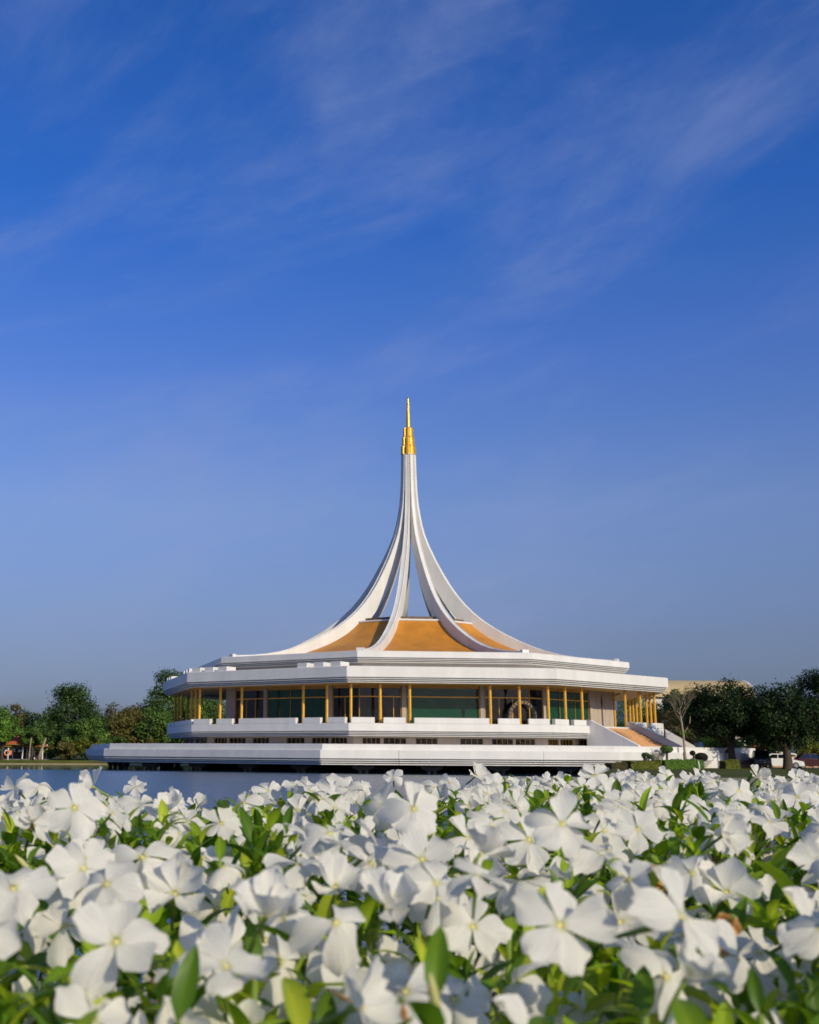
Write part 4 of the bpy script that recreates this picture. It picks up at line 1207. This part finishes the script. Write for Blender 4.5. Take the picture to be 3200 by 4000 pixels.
def add_flower(pos, nrm, scale, style, rr, label, group, name='periwinkle_flower', cat='flower'):
    t = bpy.data.objects.new(name, None); t.empty_display_size = .01
    COL.objects.link(t); t.matrix_world = flower_matrix(pos, nrm, scale, rr.uniform(0, 6.28))
    tag(t, label, cat, group)
    for nm, me, M in flower_parts(style, rr):
        inst(nm, me, t, M)
    return t

rr = random.Random(4)
FG = 'white flowers of the bed'
taken = []              # pixel x, pixel y, radius: what is already placed
def n_of(el, az):       # direction a flower faces: elevation above horizontal, azimuth (0 = at the camera, + = right)
    el, az = R(el), R(az)
    return Vector((math.sin(az) * math.cos(el), -math.cos(az) * math.cos(el), math.sin(el)))
# flowers one can pick out in the photograph: pixel, diameter in pixels, facing (elevation, azimuth), style, label
KEY = [
 (290, 3157, 250, 30, 10, 'open', 'large white flower with a tall folded upper petal against the lake, left'),
 (365, 3075, 180, 20, -60, 'cup', 'white flower seen edge on, its petal tip reaching highest over the lake at left'),
 (60, 3080, 150, 30, -50, 'open', 'white flower with upright petals near the left edge against the lake'),
 (150, 3068, 140, 55, 30, 'reflex', 'white flower spreading flat beside the upright one near the left edge'),
 (548, 3141, 200, 62, 10, 'open', 'broad flat white flower over the lake below the left terrace'),
 (530, 3075, 110, 35, 0, 'open', 'small white flower peeping above the broad flat one over the lake'),
 (775, 3154, 120, 45, 10, 'cup', 'small cupped white flower on the lake side, centre left'),
 (864, 3218, 200, 50, 0, 'open', 'white flower facing up with long petals, centre left row'),
 (1046, 3090, 125, 35, 20, 'open', 'small white flower standing up against the grey water, left of centre'),
 (555, 3349, 290, 38, 0, 'reflex', 'large white flower with one upright petal, left centre of the bed'),
 (207, 3307, 225, 40, 5, 'open', 'white flower with two raised upper petals, left side of the bed'),
 (51, 3285, 170, 50, -10, 'open', 'white flower cut by the left edge, beside a yellow green leaf'),
 (51, 3473, 330, 42, 0, 'open', 'large blurred white flower at the left edge, halfway down the bed'),
 (682, 3492, 300, 45, 10, 'cup', 'large blurred white flower with cupped petals, left of the centre'),
 (1046, 3262, 200, 25, -70, 'reflex', 'white flower seen from the side facing left, middle row'),
 (1617, 3160, 250, 12, 6, 'open', 'large white flower facing the viewer squarely, centre of the back row'),
 (1500, 3146, 215, 35, -25, 'reflex', 'white flower with drooping petals left of the square facing one'),
 (1162, 3167, 155, 25, -10, 'open', 'white flower facing the viewer, left of centre back row'),
 (1311, 3467, 285, 45, 0, 'cup', 'large soft white flower with rounded petals, centre of the bed'),
 (2067, 3282, 260, 15, 5, 'open', 'large white flower hanging in shade below a sunlit one, right of centre'),
 (2196, 3221, 285, 35, -10, 'open', 'large sunlit white flower overlapping the shaded one, right of centre'),
 (1755, 3202, 130, 12, 0, 'open', 'small white flower with narrow petals right of the square facing one'),
 (1755, 3058, 100, 25, 0, 'open', 'small upright white flower against the dark underside of the terrace'),
 (1382, 3195, 135, 20, 40, 'reflex', 'small twisted white flower in shade left of centre'),
 (1860, 3030, 110, 30, 30, 'cup', 'highest white flower of the centre, pointing up before the terrace'),
 (1841, 3072, 110, 50, 0, 'reflex', 'flat white flower below the highest centre one'),
 (1535, 3035, 95, 35, -20, 'open', 'small white flower alone against the dark gap under the terrace'),
 (2323, 3030, 140, 30, -10, 'open', 'white flower standing highest before the lawn corner'),
 (2604, 3028, 82, 15, 5, 'open', 'small white flower standing up against the lawn'),
 (2674, 3050, 72, 18, 0, 'open', 'very small white flower right of the one against the lawn'),
 (2888, 3090, 148, 15, 5, 'open', 'white flower facing the viewer below the parked cars'),
 (2652, 3180, 170, 22, 8, 'open', 'white flower with a fan of upper petals, right middle row'),
 (2492, 3240, 210, 40, -5, 'open', 'white flower tipped upward with a pointed lower petal, right of centre'),
 (2581, 3384, 160, 35, 10, 'open', 'small white flower with a clear yellow eye above the leaves, right'),
 (2837, 3486, 265, 40, 0, 'cup', 'large white flower with folded upper petals, right side of the bed'),
 (3018, 3317, 158, 25, 0, 'reflex', 'white flower in half shade near the right edge'),
 (3114, 3113, 140, 20, -15, 'open', 'white flower in shade near the right edge of the back row'),
 (3136, 3463, 168, 22, 0, 'open', 'white flower cut by the right edge with notched petals'),
 (3123, 3285, 172, 50, -10, 'open', 'flat white flower near the right edge, middle row'),
 (2738, 3160, 165, 45, 0, 'open', 'white flower tucked behind the fan petalled one'),
 (2269, 3074, 100, 30, 0, 'open', 'white flower just below the highest one by the lawn corner'),
 (2524, 3050, 74, 25, 0, 'cup', 'tiny white flower at the back before the concrete lawn edge'),
 (2961, 3040, 115, 35, 20, 'cup', 'white cupped flower at the back below the white car'),
 (3110, 3035, 80, 20, 0, 'open', 'small white flower at the back below the red car'),
 (453, 3680, 410, 40, 5, 'open', 'largest blurred white flower in front, left'),
 (137, 3750, 290, 50, 0, 'cup', 'blurred white flower in shade at lower left'),
 (845, 3552, 270, 20, 20, 'reflex', 'blurred white flower with hanging narrow petals, left of centre'),
 (96, 3966, 330, 45, 20, 'open', 'blurred white flower in the lower left corner'),
 (1060, 3955, 330, 15, 0, 'reflex', 'blurred white petals rising from the bottom edge, left of centre'),
 (1312, 3606, 370, 35, -5, 'reflex', 'large blurred white flower with three hanging petals, lower centre'),
 (1509, 3546, 340, 40, 20, 'cup', 'large blurred white flower overlapping the hanging one, centre'),
 (1847, 3622, 320, 32, 0, 'open', 'blurred white flower with a pointed bottom petal, right of centre front'),
 (1911, 3985, 260, 40, 0, 'cup', 'blurred cluster of white petals at the bottom edge, right of centre'),
 (2186, 3616, 420, 25, 5, 'open', 'largest blurred white flower in front, right of centre'),
 (3006, 3533, 245, 28, 0, 'open', 'white flower with five clear petals at the right, in the front rows'),
 (2390, 3850, 270, 15, -70, 'reflex', 'blurred white flower seen from the side below the big right one'),
 (3044, 3890, 295, 35, 10, 'open', 'blurred white flower in the lower right corner'),
 (2865, 3985, 260, 55, 0, 'open', 'blurred flat white flower at the bottom edge, right'),
]
n_ind = 0
for px, py, dpx, el, az, st, lab in KEY:
    sc = rr.uniform(.96, 1.06)
    d = .0505 * sc * F_PX / dpx
    v = ray(px, py); pos = v * (d / v.length) + Vector((0, 0, CAM_Z))
    add_flower(pos, n_of(el + rr.uniform(0, 8), az + 6), sc * .90, st, rr, lab, FG)
    taken.append((px, py, dpx * .5)); n_ind += 1

def project(p):
    q = Vector(p) - Vector((0, 0, CAM_Z)); c, s = math.cos(PITCH), math.sin(PITCH)
    d = q.y * c + q.z * s; v = -q.y * s + q.z * c
    u, w = F_PX * q.x / d, -F_PX * v / d
    return PPX + u * math.cos(ROLL) - w * math.sin(ROLL), PPY + u * math.sin(ROLL) + w * math.cos(ROLL), d
# the rest of the blooms: a loose, uneven carpet
cand = []
for i in range(15000):
    Y = .52 + 2.9 * rr.random() ** 1.25
    x = rr.uniform(-.36 * Y - .08, .50 * Y + .08)
    if Y > bed_far(x): continue
    near = min(1, max(0, (1.25 - Y) / .6))
    h = rr.uniform(.046, .090 + .115 * near) + .014 * near
    z = CAM_Z - h
    P = Vector((x, Y, z))
    px, py, d = project(P)
    if py > 4150: continue
    rpx = .020 * F_PX / d
    if any(abs(o[0].x - x) < .034 and (P - o[0]).length < (.028 if Y > 1.3 else .033) for o in cand): continue
    if any(math.hypot(px - a, py - b_) < (ra * .78 + rpx * .35) for a, b_, ra in taken): continue
    if rr.random() < (.38 if d < 1.4 else .40): continue           # leafy gaps between the closest blooms
    # keep the skyline of the lake side open on the left
    if px < 1150 and py < 3135: continue
    if py < 3052 and px < 2350: continue
    cand.append((P, px, py, d))
cand.sort(key=lambda c: c[3])
stuff_v, stuff_rest = [], []
GEN = {'open': 'smaller white flower packed among the many others in the bed', 'reflex': 'smaller white flower with swept back petals packed among the others', 'cup': 'smaller half open white flower packed among the others',
       'cream': 'wilting cream flower drooping among the white ones', 'wither': 'withered brown flower shrivelled among the leaves'}
GRP = {'open': 'massed open white flowers', 'reflex': 'massed swept back white flowers', 'cup': 'massed half open white flowers', 'cream': 'wilting cream flowers', 'wither': 'withered brown flowers'}
SHORT = ['tall folded lake flower', 'edge on lake flower', 'upright left edge flower', 'flat spreading left edge flower', 'broad flat lake flower', 'small lake side peeper', 'small cupped lake flower', 'long petalled centre left flower',
 'small upright grey water flower', 'large one petal up flower', 'two petals up left flower', 'left edge flower by yellow leaf', 'blurred halfway left edge flower', 'blurred cupped left centre flower', 'side on middle row flower', 'square facing centre flower',
 'drooping centre flower', 'left of centre facing flower', 'soft round centre flower', 'shaded hanging right flower', 'sunlit overlapping right flower', 'narrow petalled small flower', 'upright flower under terrace', 'small twisted shaded flower', 'highest centre flower',
 'flat flower below the highest', 'lone flower under terrace', 'highest lawn corner flower', 'small upright lawn flower', 'tiny lawn flower', 'facing flower below the cars', 'fan petalled right flower', 'tipped up pointed flower', 'clear yellow eyed flower', 'folded large right flower',
 'half shaded right edge flower', 'shaded back row right flower', 'notched right edge flower', 'flat right edge flower', 'flower behind the fan petals', 'lawn corner lower flower', 'tiny concrete edge flower', 'cupped flower below white car', 'small flower below red car',
 'largest blurred front left flower', 'shaded lower left flower', 'hanging narrow petalled flower', 'lower left corner flower', 'petals rising from bottom edge', 'three hanging petals flower', 'overlapping blurred centre flower', 'pointed front right flower', 'bottom edge petal cluster',
 'largest blurred front right flower', 'five clear petals right flower', 'side on lower right flower', 'lower right corner flower', 'flat bottom edge right flower']
STP = {'open': 'open white flower', 'reflex': 'white flower with swept back petals', 'cup': 'half open white flower', 'cream': 'wilting cream flower'}
used_lab = set()
def place_label(px, py, st):
    order = sorted(range(len(KEY)), key=lambda i: math.hypot(px - KEY[i][0], py - KEY[i][1]))
    for i in order:
        dx, dy = px - KEY[i][0], py - KEY[i][1]
        h_ = 'right' if dx > 0 else 'left'; v_ = 'below' if dy > 0 else 'above'
        if abs(dx) > 2.4 * abs(dy): w_ = 'directly ' + h_ + ' of'
        elif abs(dy) > 2.4 * abs(dx): w_ = 'directly ' + v_
        else: w_ = v_ + ' and ' + h_ + ' of'
        lb = STP[st] + ' ' + w_ + ' the ' + SHORT[i]
        if lb not in used_lab and len(lb.split()) <= 16:
            used_lab.add(lb); return lb
    return GEN[st]
rest = []
for P, px, py, d in cand:
    st = rr.choices(('open', 'reflex', 'cup', 'cream'), (.46, .34, .16, .04 if d > .9 else 0))[0]
    el = rr.gauss(42, 19); az = rr.gauss(22, 36); sc = rr.triangular(.58, .98, .80)
    inside = -60 < px < 3260 and py < 4060
    if inside and n_ind < 278:
        add_flower(P, n_of(el, az), sc, st, rr, place_label(px, py, st), GRP[st], 'wilted_flower' if st == 'cream' else 'periwinkle_flower'); n_ind += 1
    else:
        rest.append((flower_matrix(P, n_of(el, az), sc, rr.uniform(0, 6.28)), st))
# withered heads seen in the photograph
WIT = [(2545, 3372, 130, 'shrivelled orange brown flower above the leaves, right of centre'), (1622, 3318, 110, 'hanging brown flower below the square facing one'),
       (1450, 3345, 110, 'brown crumpled petals on a leaf, centre'), (2500, 3560, 130, 'big dry brown flower hanging in front, right'), (2545, 3660, 110, 'dry brown flower hanging lowest at right'),
       (2870, 3575, 150, 'brown curled flower between the leaves at right'), (1850, 3130, 70, 'small brown flower in the centre back row'), (545, 3560, 80, 'small brown flower head at left'),
       (1285, 3925, 150, 'blurred orange dry bud at the bottom, centre left'), (1570, 3900, 190, 'blurred orange dry stalk at the bottom centre'), (1050, 3430, 70, 'small brown bud, left of centre'), (2250, 3150, 60, 'brown petal among leaves behind the sunlit flower')]
for px, py, dpx, lab in WIT:
    sc = rr.uniform(.8, 1.0); d = .030 * sc * F_PX / dpx * .92
    v = ray(px, py); add_flower(v * (d / v.length) + Vector((0, 0, CAM_Z)), n_of(rr.uniform(45, 85), rr.uniform(-90, 90)), sc, 'wither', rr, lab, None, 'withered_flower')
EXTRA_W = [(1180, 3300, 55, 'small brown dead head left of the side on middle row flower'), (1760, 3290, 60, 'small brown dead head under the narrow petalled flower'), (2120, 3420, 75, 'brown dead head below the shaded hanging flower'),
           (1940, 3265, 55, 'brown dead head left of the shaded hanging flower'), (2440, 3290, 60, 'brown dead head left of the tipped up flower'), (2760, 3330, 60, 'brown dead head right of the fan petalled flower'), (930, 3420, 65, 'brown dead head left of the soft round flowers'),
           (330, 3300, 55, 'brown dead head right of the two petals up flower'), (3060, 3210, 50, 'brown dead head near the right edge back rows'), (640, 3800, 90, 'blurred brown dead head at the bottom left'), (1730, 3480, 70, 'brown dead head in the leafy centre gap')]
for px, py, dpx, lab in EXTRA_W:
    sc = rr.uniform(.75, 1.0); d = .030 * sc * F_PX / dpx * .92 * .62
    sc *= .62
    v = ray(px, py); add_flower(v * (d / v.length) + Vector((0, 0, CAM_Z)), n_of(rr.uniform(45, 85), rr.uniform(-90, 90)), sc, 'wither', rr, lab, None, 'withered_flower')
def join_meshes(name, items, mats):
    """items: (mesh, matrix) joined into one mesh; keeps uv"""
    V, Fs, U, MI = [], [], [], []
    off = 0
    for me, M in items:
        n = len(me.vertices); co = np.empty(n * 3); me.vertices.foreach_get('co', co); co = co.reshape(-1, 3)
        A = np.array(M); V.append(co @ A[:3, :3].T + A[:3, 3])
        uv = me.uv_layers[0].data if me.uv_layers else None
        for p in me.polygons:
            Fs.append([off + v for v in p.vertices]); MI.append(mats.index(me.materials[0]))
            U += [tuple(uv[l].uv) if uv else (.5, .5) for l in p.loop_indices]
        off += n
    me = bpy.data.meshes.new(name); me.from_pydata(np.concatenate(V).tolist(), [], Fs)
    ul = me.uv_layers.new(name='UVMap'); ul.data.foreach_set('uv', np.array(U, np.float32).reshape(-1))
    for m in mats: me.materials.append(m)
    me.polygons.foreach_set('material_index', np.array(MI, np.int32))
    me.polygons.foreach_set('use_smooth', [True] * len(Fs))
    return me
side = []
for i in range(2600):
    Y = rr.uniform(.15, 3.2); x = rr.uniform(-2.2, 2.6)
    if Y > bed_far(x): continue
    z = CAM_Z - rr.uniform(.05, .10) - (.02 if Y < .8 else 0)
    px, py, d = project((x, Y, z)); m_ = 170 + .05 * F_PX / max(d, .1)
    if -m_ < px < 3200 + m_ and Y > .12: continue
    if any(abs(a.x - x) < .034 and (a - Vector((x, Y, z))).length < .034 for a in side): continue
    side.append(Vector((x, Y, z)))
for P in side:
    rest.append((flower_matrix(P, n_of(rr.gauss(42, 19), rr.gauss(22, 36)), rr.triangular(.58, .98, .8), rr.uniform(0, 6.28)), rr.choice(('open', 'open', 'reflex', 'cup'))))
if rest:
    items = []
    for FM, st in rest:
        items += [(me, FM @ M) for nm, me, M in flower_parts(st, rr)]
    tag(inst('flower_carpet', join_meshes('flower_carpet', items, [M_PETAL, M_CREAM, M_WITHER, M_EYE, M_STEM])),
        'carpet of small white flowers filling the back of the bed', 'flowers', kind='stuff')
# closed buds
bb = MB(); bb.tube([(0, 0, 0), (.0005, 0, .006), (0, .0006, .014), (0, 0, .022)], [.0013, .0030, .0026, .0004], 7); BUD = bb.mesh('bud', M_CREAM, True)

# leaves
def leaf_mesh(name, L=.052, Wd=.019, fold=.25, bend=.35, seed=0, nseg=5):
    r_ = random.Random(seed); vs, fs = [], []
    for j in range(nseg + 1):
        t = j / nseg
        w = Wd / 2 * (math.sin(math.pi * (t ** .72)) ** .8 if 0 < t < 1 else 0.04)
        zc = L * (.35 * t - bend * t * t)
        y = L * t * (1 - .1 * t)
        vs += [(-w, y, zc + fold * w + .001 * math.sin(5 * t + seed)), (-w * .08, y, zc), (w * .08, y, zc), (w, y, zc + fold * w + .001 * math.sin(4 * t + seed))]
    for j in range(nseg):
        for i in range(3): fs.append((j*4+i, j*4+i+1, (j+1)*4+i+1, (j+1)*4+i))
    me = bpy.data.meshes.new(name); me.from_pydata(vs, [], fs)
    ca = me.color_attributes.new('Col', 'FLOAT_COLOR', 'POINT')
    base = r_.choice([(.170, .310, .018), (.240, .390, .022), (.105, .220, .014), (.310, .420, .030), (.070, .160, .012), (.200, .350, .020)])
    for i in range(len(vs)):
        f = 1.5 if i % 4 in (1, 2) else 1.0
        g = (1.25 if i % 4 in (1, 2) else 1.0)
        ca.data[i].color = (base[0] * f, base[1] * g, base[2] * f, 1)
    me.materials.append(M_BEDLEAF)
    me.polygons.foreach_set('use_smooth', [True] * len(fs))
    return me
LEAF = [leaf_mesh('leaf', L=.034 + .004 * (i % 4), Wd=.0110 + .0018 * (i % 3), fold=.15 + .12 * (i % 4), bend=.2 + .13 * (i % 5), seed=i) for i in range(14)]
def leaf_matrix(pos, az, up, roll, s):
    return Matrix.Translation(pos) @ Matrix.Rotation(az, 4, 'Z') @ Matrix.Rotation(up, 4, 'X') @ Matrix.Rotation(roll, 4, 'Y') @ Matrix.Diagonal((s, s, s, 1))
# plants whose leaves can be picked out in the gaps close to the camera
PLANTS = [(130, 3180, .95, 'leafy green shoot at the left edge against the lake'), (860, 3330, .98, 'bright leafy shoot left of the centre behind the soft flowers'), (1640, 3330, .92, 'tall leafy shoot under the square facing flower'),
          (2640, 3290, 1.05, 'leafy shoot with upright leaves below the fan petalled flower'), (2850, 3260, 1.15, 'broad leafed shoot in the gap at right'), (2330, 3130, 1.45, 'pointed leafy shoot right of centre back row'),
          (1700, 3720, .48, 'blurred upright leaf shoot at the bottom centre'), (2500, 3600, .58, 'branching green shoot with dry flowers in front, right'), (700, 3740, .55, 'blurred leafy shoot in front, left of centre'),
          (360, 3420, .75, 'leafy shoot between flowers at left'), (1980, 3400, .80, 'leafy shoot right of the centre gap'), (2950, 3700, .60, 'blurred leafy shoot at lower right'), (2720, 3800, .52, 'blurred leafy shoot at the bottom right'),
          (1180, 3760, .52, 'blurred leafy shoot at the bottom, left of centre'), (2120, 3820, .50, 'blurred leafy shoot at the bottom, right of centre'), (300, 3860, .50, 'blurred leafy shoot at lower left'),
          (1900, 3340, .9, 'dense leafy shoot beside the brown petals'), (1000, 3600, .65, 'leafy shoot right of the hanging petalled flower'), (2420, 3380, .85, 'leafy shoot behind the shrivelled orange flower'), (3080, 3600, .66, 'leafy shoot at the right edge')]
for i, (px, py, d, lab) in enumerate(PLANTS):
    v = ray(px, py); top = v * (d / v.length) + Vector((0, 0, CAM_Z))
    top.z = min(top.z, CAM_Z - (.078 if d > .8 else .105 if i != 6 else .085))
    base = Vector((top.x + rr.uniform(-.01, .01), top.y + rr.uniform(-.01, .02), 1.265))
    t = empty('periwinkle_plant', base, lab, 'plant')
    Hh = top.z - base.z
    mb = MB(); mb.tube([(0, 0, 0), (.003, 0, Hh * .5), (top.x - base.x, top.y - base.y, Hh)], [.0035, .003, .0018], 6); mb.obj('stem', M_STEM, t, True)
    for j in range(14):
        f = 1 - .85 * (j / 14) ** 1.0
        p = Vector(((top.x - base.x) * f, (top.y - base.y) * f, Hh * f))
        az = j * 2.4 + rr.uniform(-.4, .4)
        inst('leaf', rr.choice(LEAF), t, leaf_matrix(p, az, rr.uniform(.10, .70) + (.35 if j < 4 else 0), rr.uniform(-.3, .3), (1.0 if i == 6 else .78) * rr.uniform(.7, 1.1)))
    if i % 3 == 0:
        inst('bud', BUD, t, Matrix.Translation((top.x - base.x, top.y - base.y, Hh - .004)) @ Matrix.Rotation(rr.uniform(-.7, .7), 4, 'X') @ Matrix.Rotation(rr.uniform(-.7, .7), 4, 'Y') @ Matrix.Diagonal((.7, .7, .75, 1)))
# the foliage under the blooms is one mass
items = []
for i in range(11000):
    Y = .42 + 3.0 * rr.random() ** 1.3
    x = rr.uniform(-.40 * Y - .15, .55 * Y + .15)
    if Y > bed_far(x) - .02: continue
    z = CAM_Z - .082 - .16 * rr.random() ** 1.1 - .045 * min(1, max(0, (1.2 - Y) / .6))
    items.append((rr.choice(LEAF), leaf_matrix((x, Y, z), rr.uniform(0, 6.28), rr.uniform(-.1, 1.05), rr.uniform(-.5, .5), rr.uniform(.75, 1.25))))
for i in range(3600):
    Y = rr.uniform(.1, 3.2); x = rr.uniform(-2.3, 2.7)
    if Y > bed_far(x) - .02: continue
    z = CAM_Z - .085 - .15 * rr.random(); px, py, d = project((x, Y, z)); m_ = 200 + .06 * F_PX / max(d, .1)
    if -m_ < px < 3200 + m_: continue
    items.append((rr.choice(LEAF), leaf_matrix((x, Y, z), rr.uniform(0, 6.28), rr.uniform(-.1, 1.05), rr.uniform(-.5, .5), rr.uniform(.75, 1.25))))
for i in range(1250):        # leafy shoot tips between the blooms
    Y = .52 + 2.5 * rr.random() ** 1.3; x = rr.uniform(-.36 * Y - .1, .50 * Y + .1)
    if Y > bed_far(x) - .05: continue
    z = CAM_Z - rr.uniform(.050 if Y > 1.0 and not (x < .12 and Y > 1.35) else .072, .108) - rr.random() * .07 * min(1, max(0, (1.3 - Y) / .6)) - .018 * (Y < .9); a0 = rr.uniform(0, 6.28)
    for j in range(9):
        items.append((rr.choice(LEAF), leaf_matrix((x + rr.gauss(0, .003), Y + rr.gauss(0, .003), z - .004 * j), a0 + j * 2.4, rr.uniform(.25, 1.2), rr.uniform(-.3, .3), rr.uniform(.5, .9))))
def join_leaves(name, items):
    V, C, Fs = [], [], []; off = 0
    cache = {}
    for me, M in items:
        if me.name not in cache:
            n = len(me.vertices); co = np.empty(n * 3); me.vertices.foreach_get('co', co)
            cl = np.empty(n * 4, np.float32); me.color_attributes[0].data.foreach_get('color', cl)
            cache[me.name] = (co.reshape(-1, 3), cl.reshape(-1, 4), np.array([list(p.vertices) for p in me.polygons]))
        co, cl, fc = cache[me.name]; A = np.array(M)
        V.append(co @ A[:3, :3].T + A[:3, 3]); C.append(cl * np.array([1, 1, 1, 1]) * rr.uniform(.75, 1.25)); Fs.append(fc + off); off += len(co)
    me = bpy.data.meshes.new(name); me.from_pydata(np.concatenate(V).tolist(), [], np.concatenate(Fs).tolist())
    ca = me.color_attributes.new('Col', 'FLOAT_COLOR', 'POINT'); ca.data.foreach_set('color', np.concatenate(C).astype(np.float32).reshape(-1))
    me.materials.append(M_BEDLEAF); me.polygons.foreach_set('use_smooth', [True] * len(me.polygons))
    return me
tag(inst('bed_foliage', join_leaves('bed_foliage', items)), 'mass of green leaves under the white flowers', 'leaves', kind='stuff')
print('FLOWERS', n_ind, 'rest', len(rest), 'cand', len(cand))
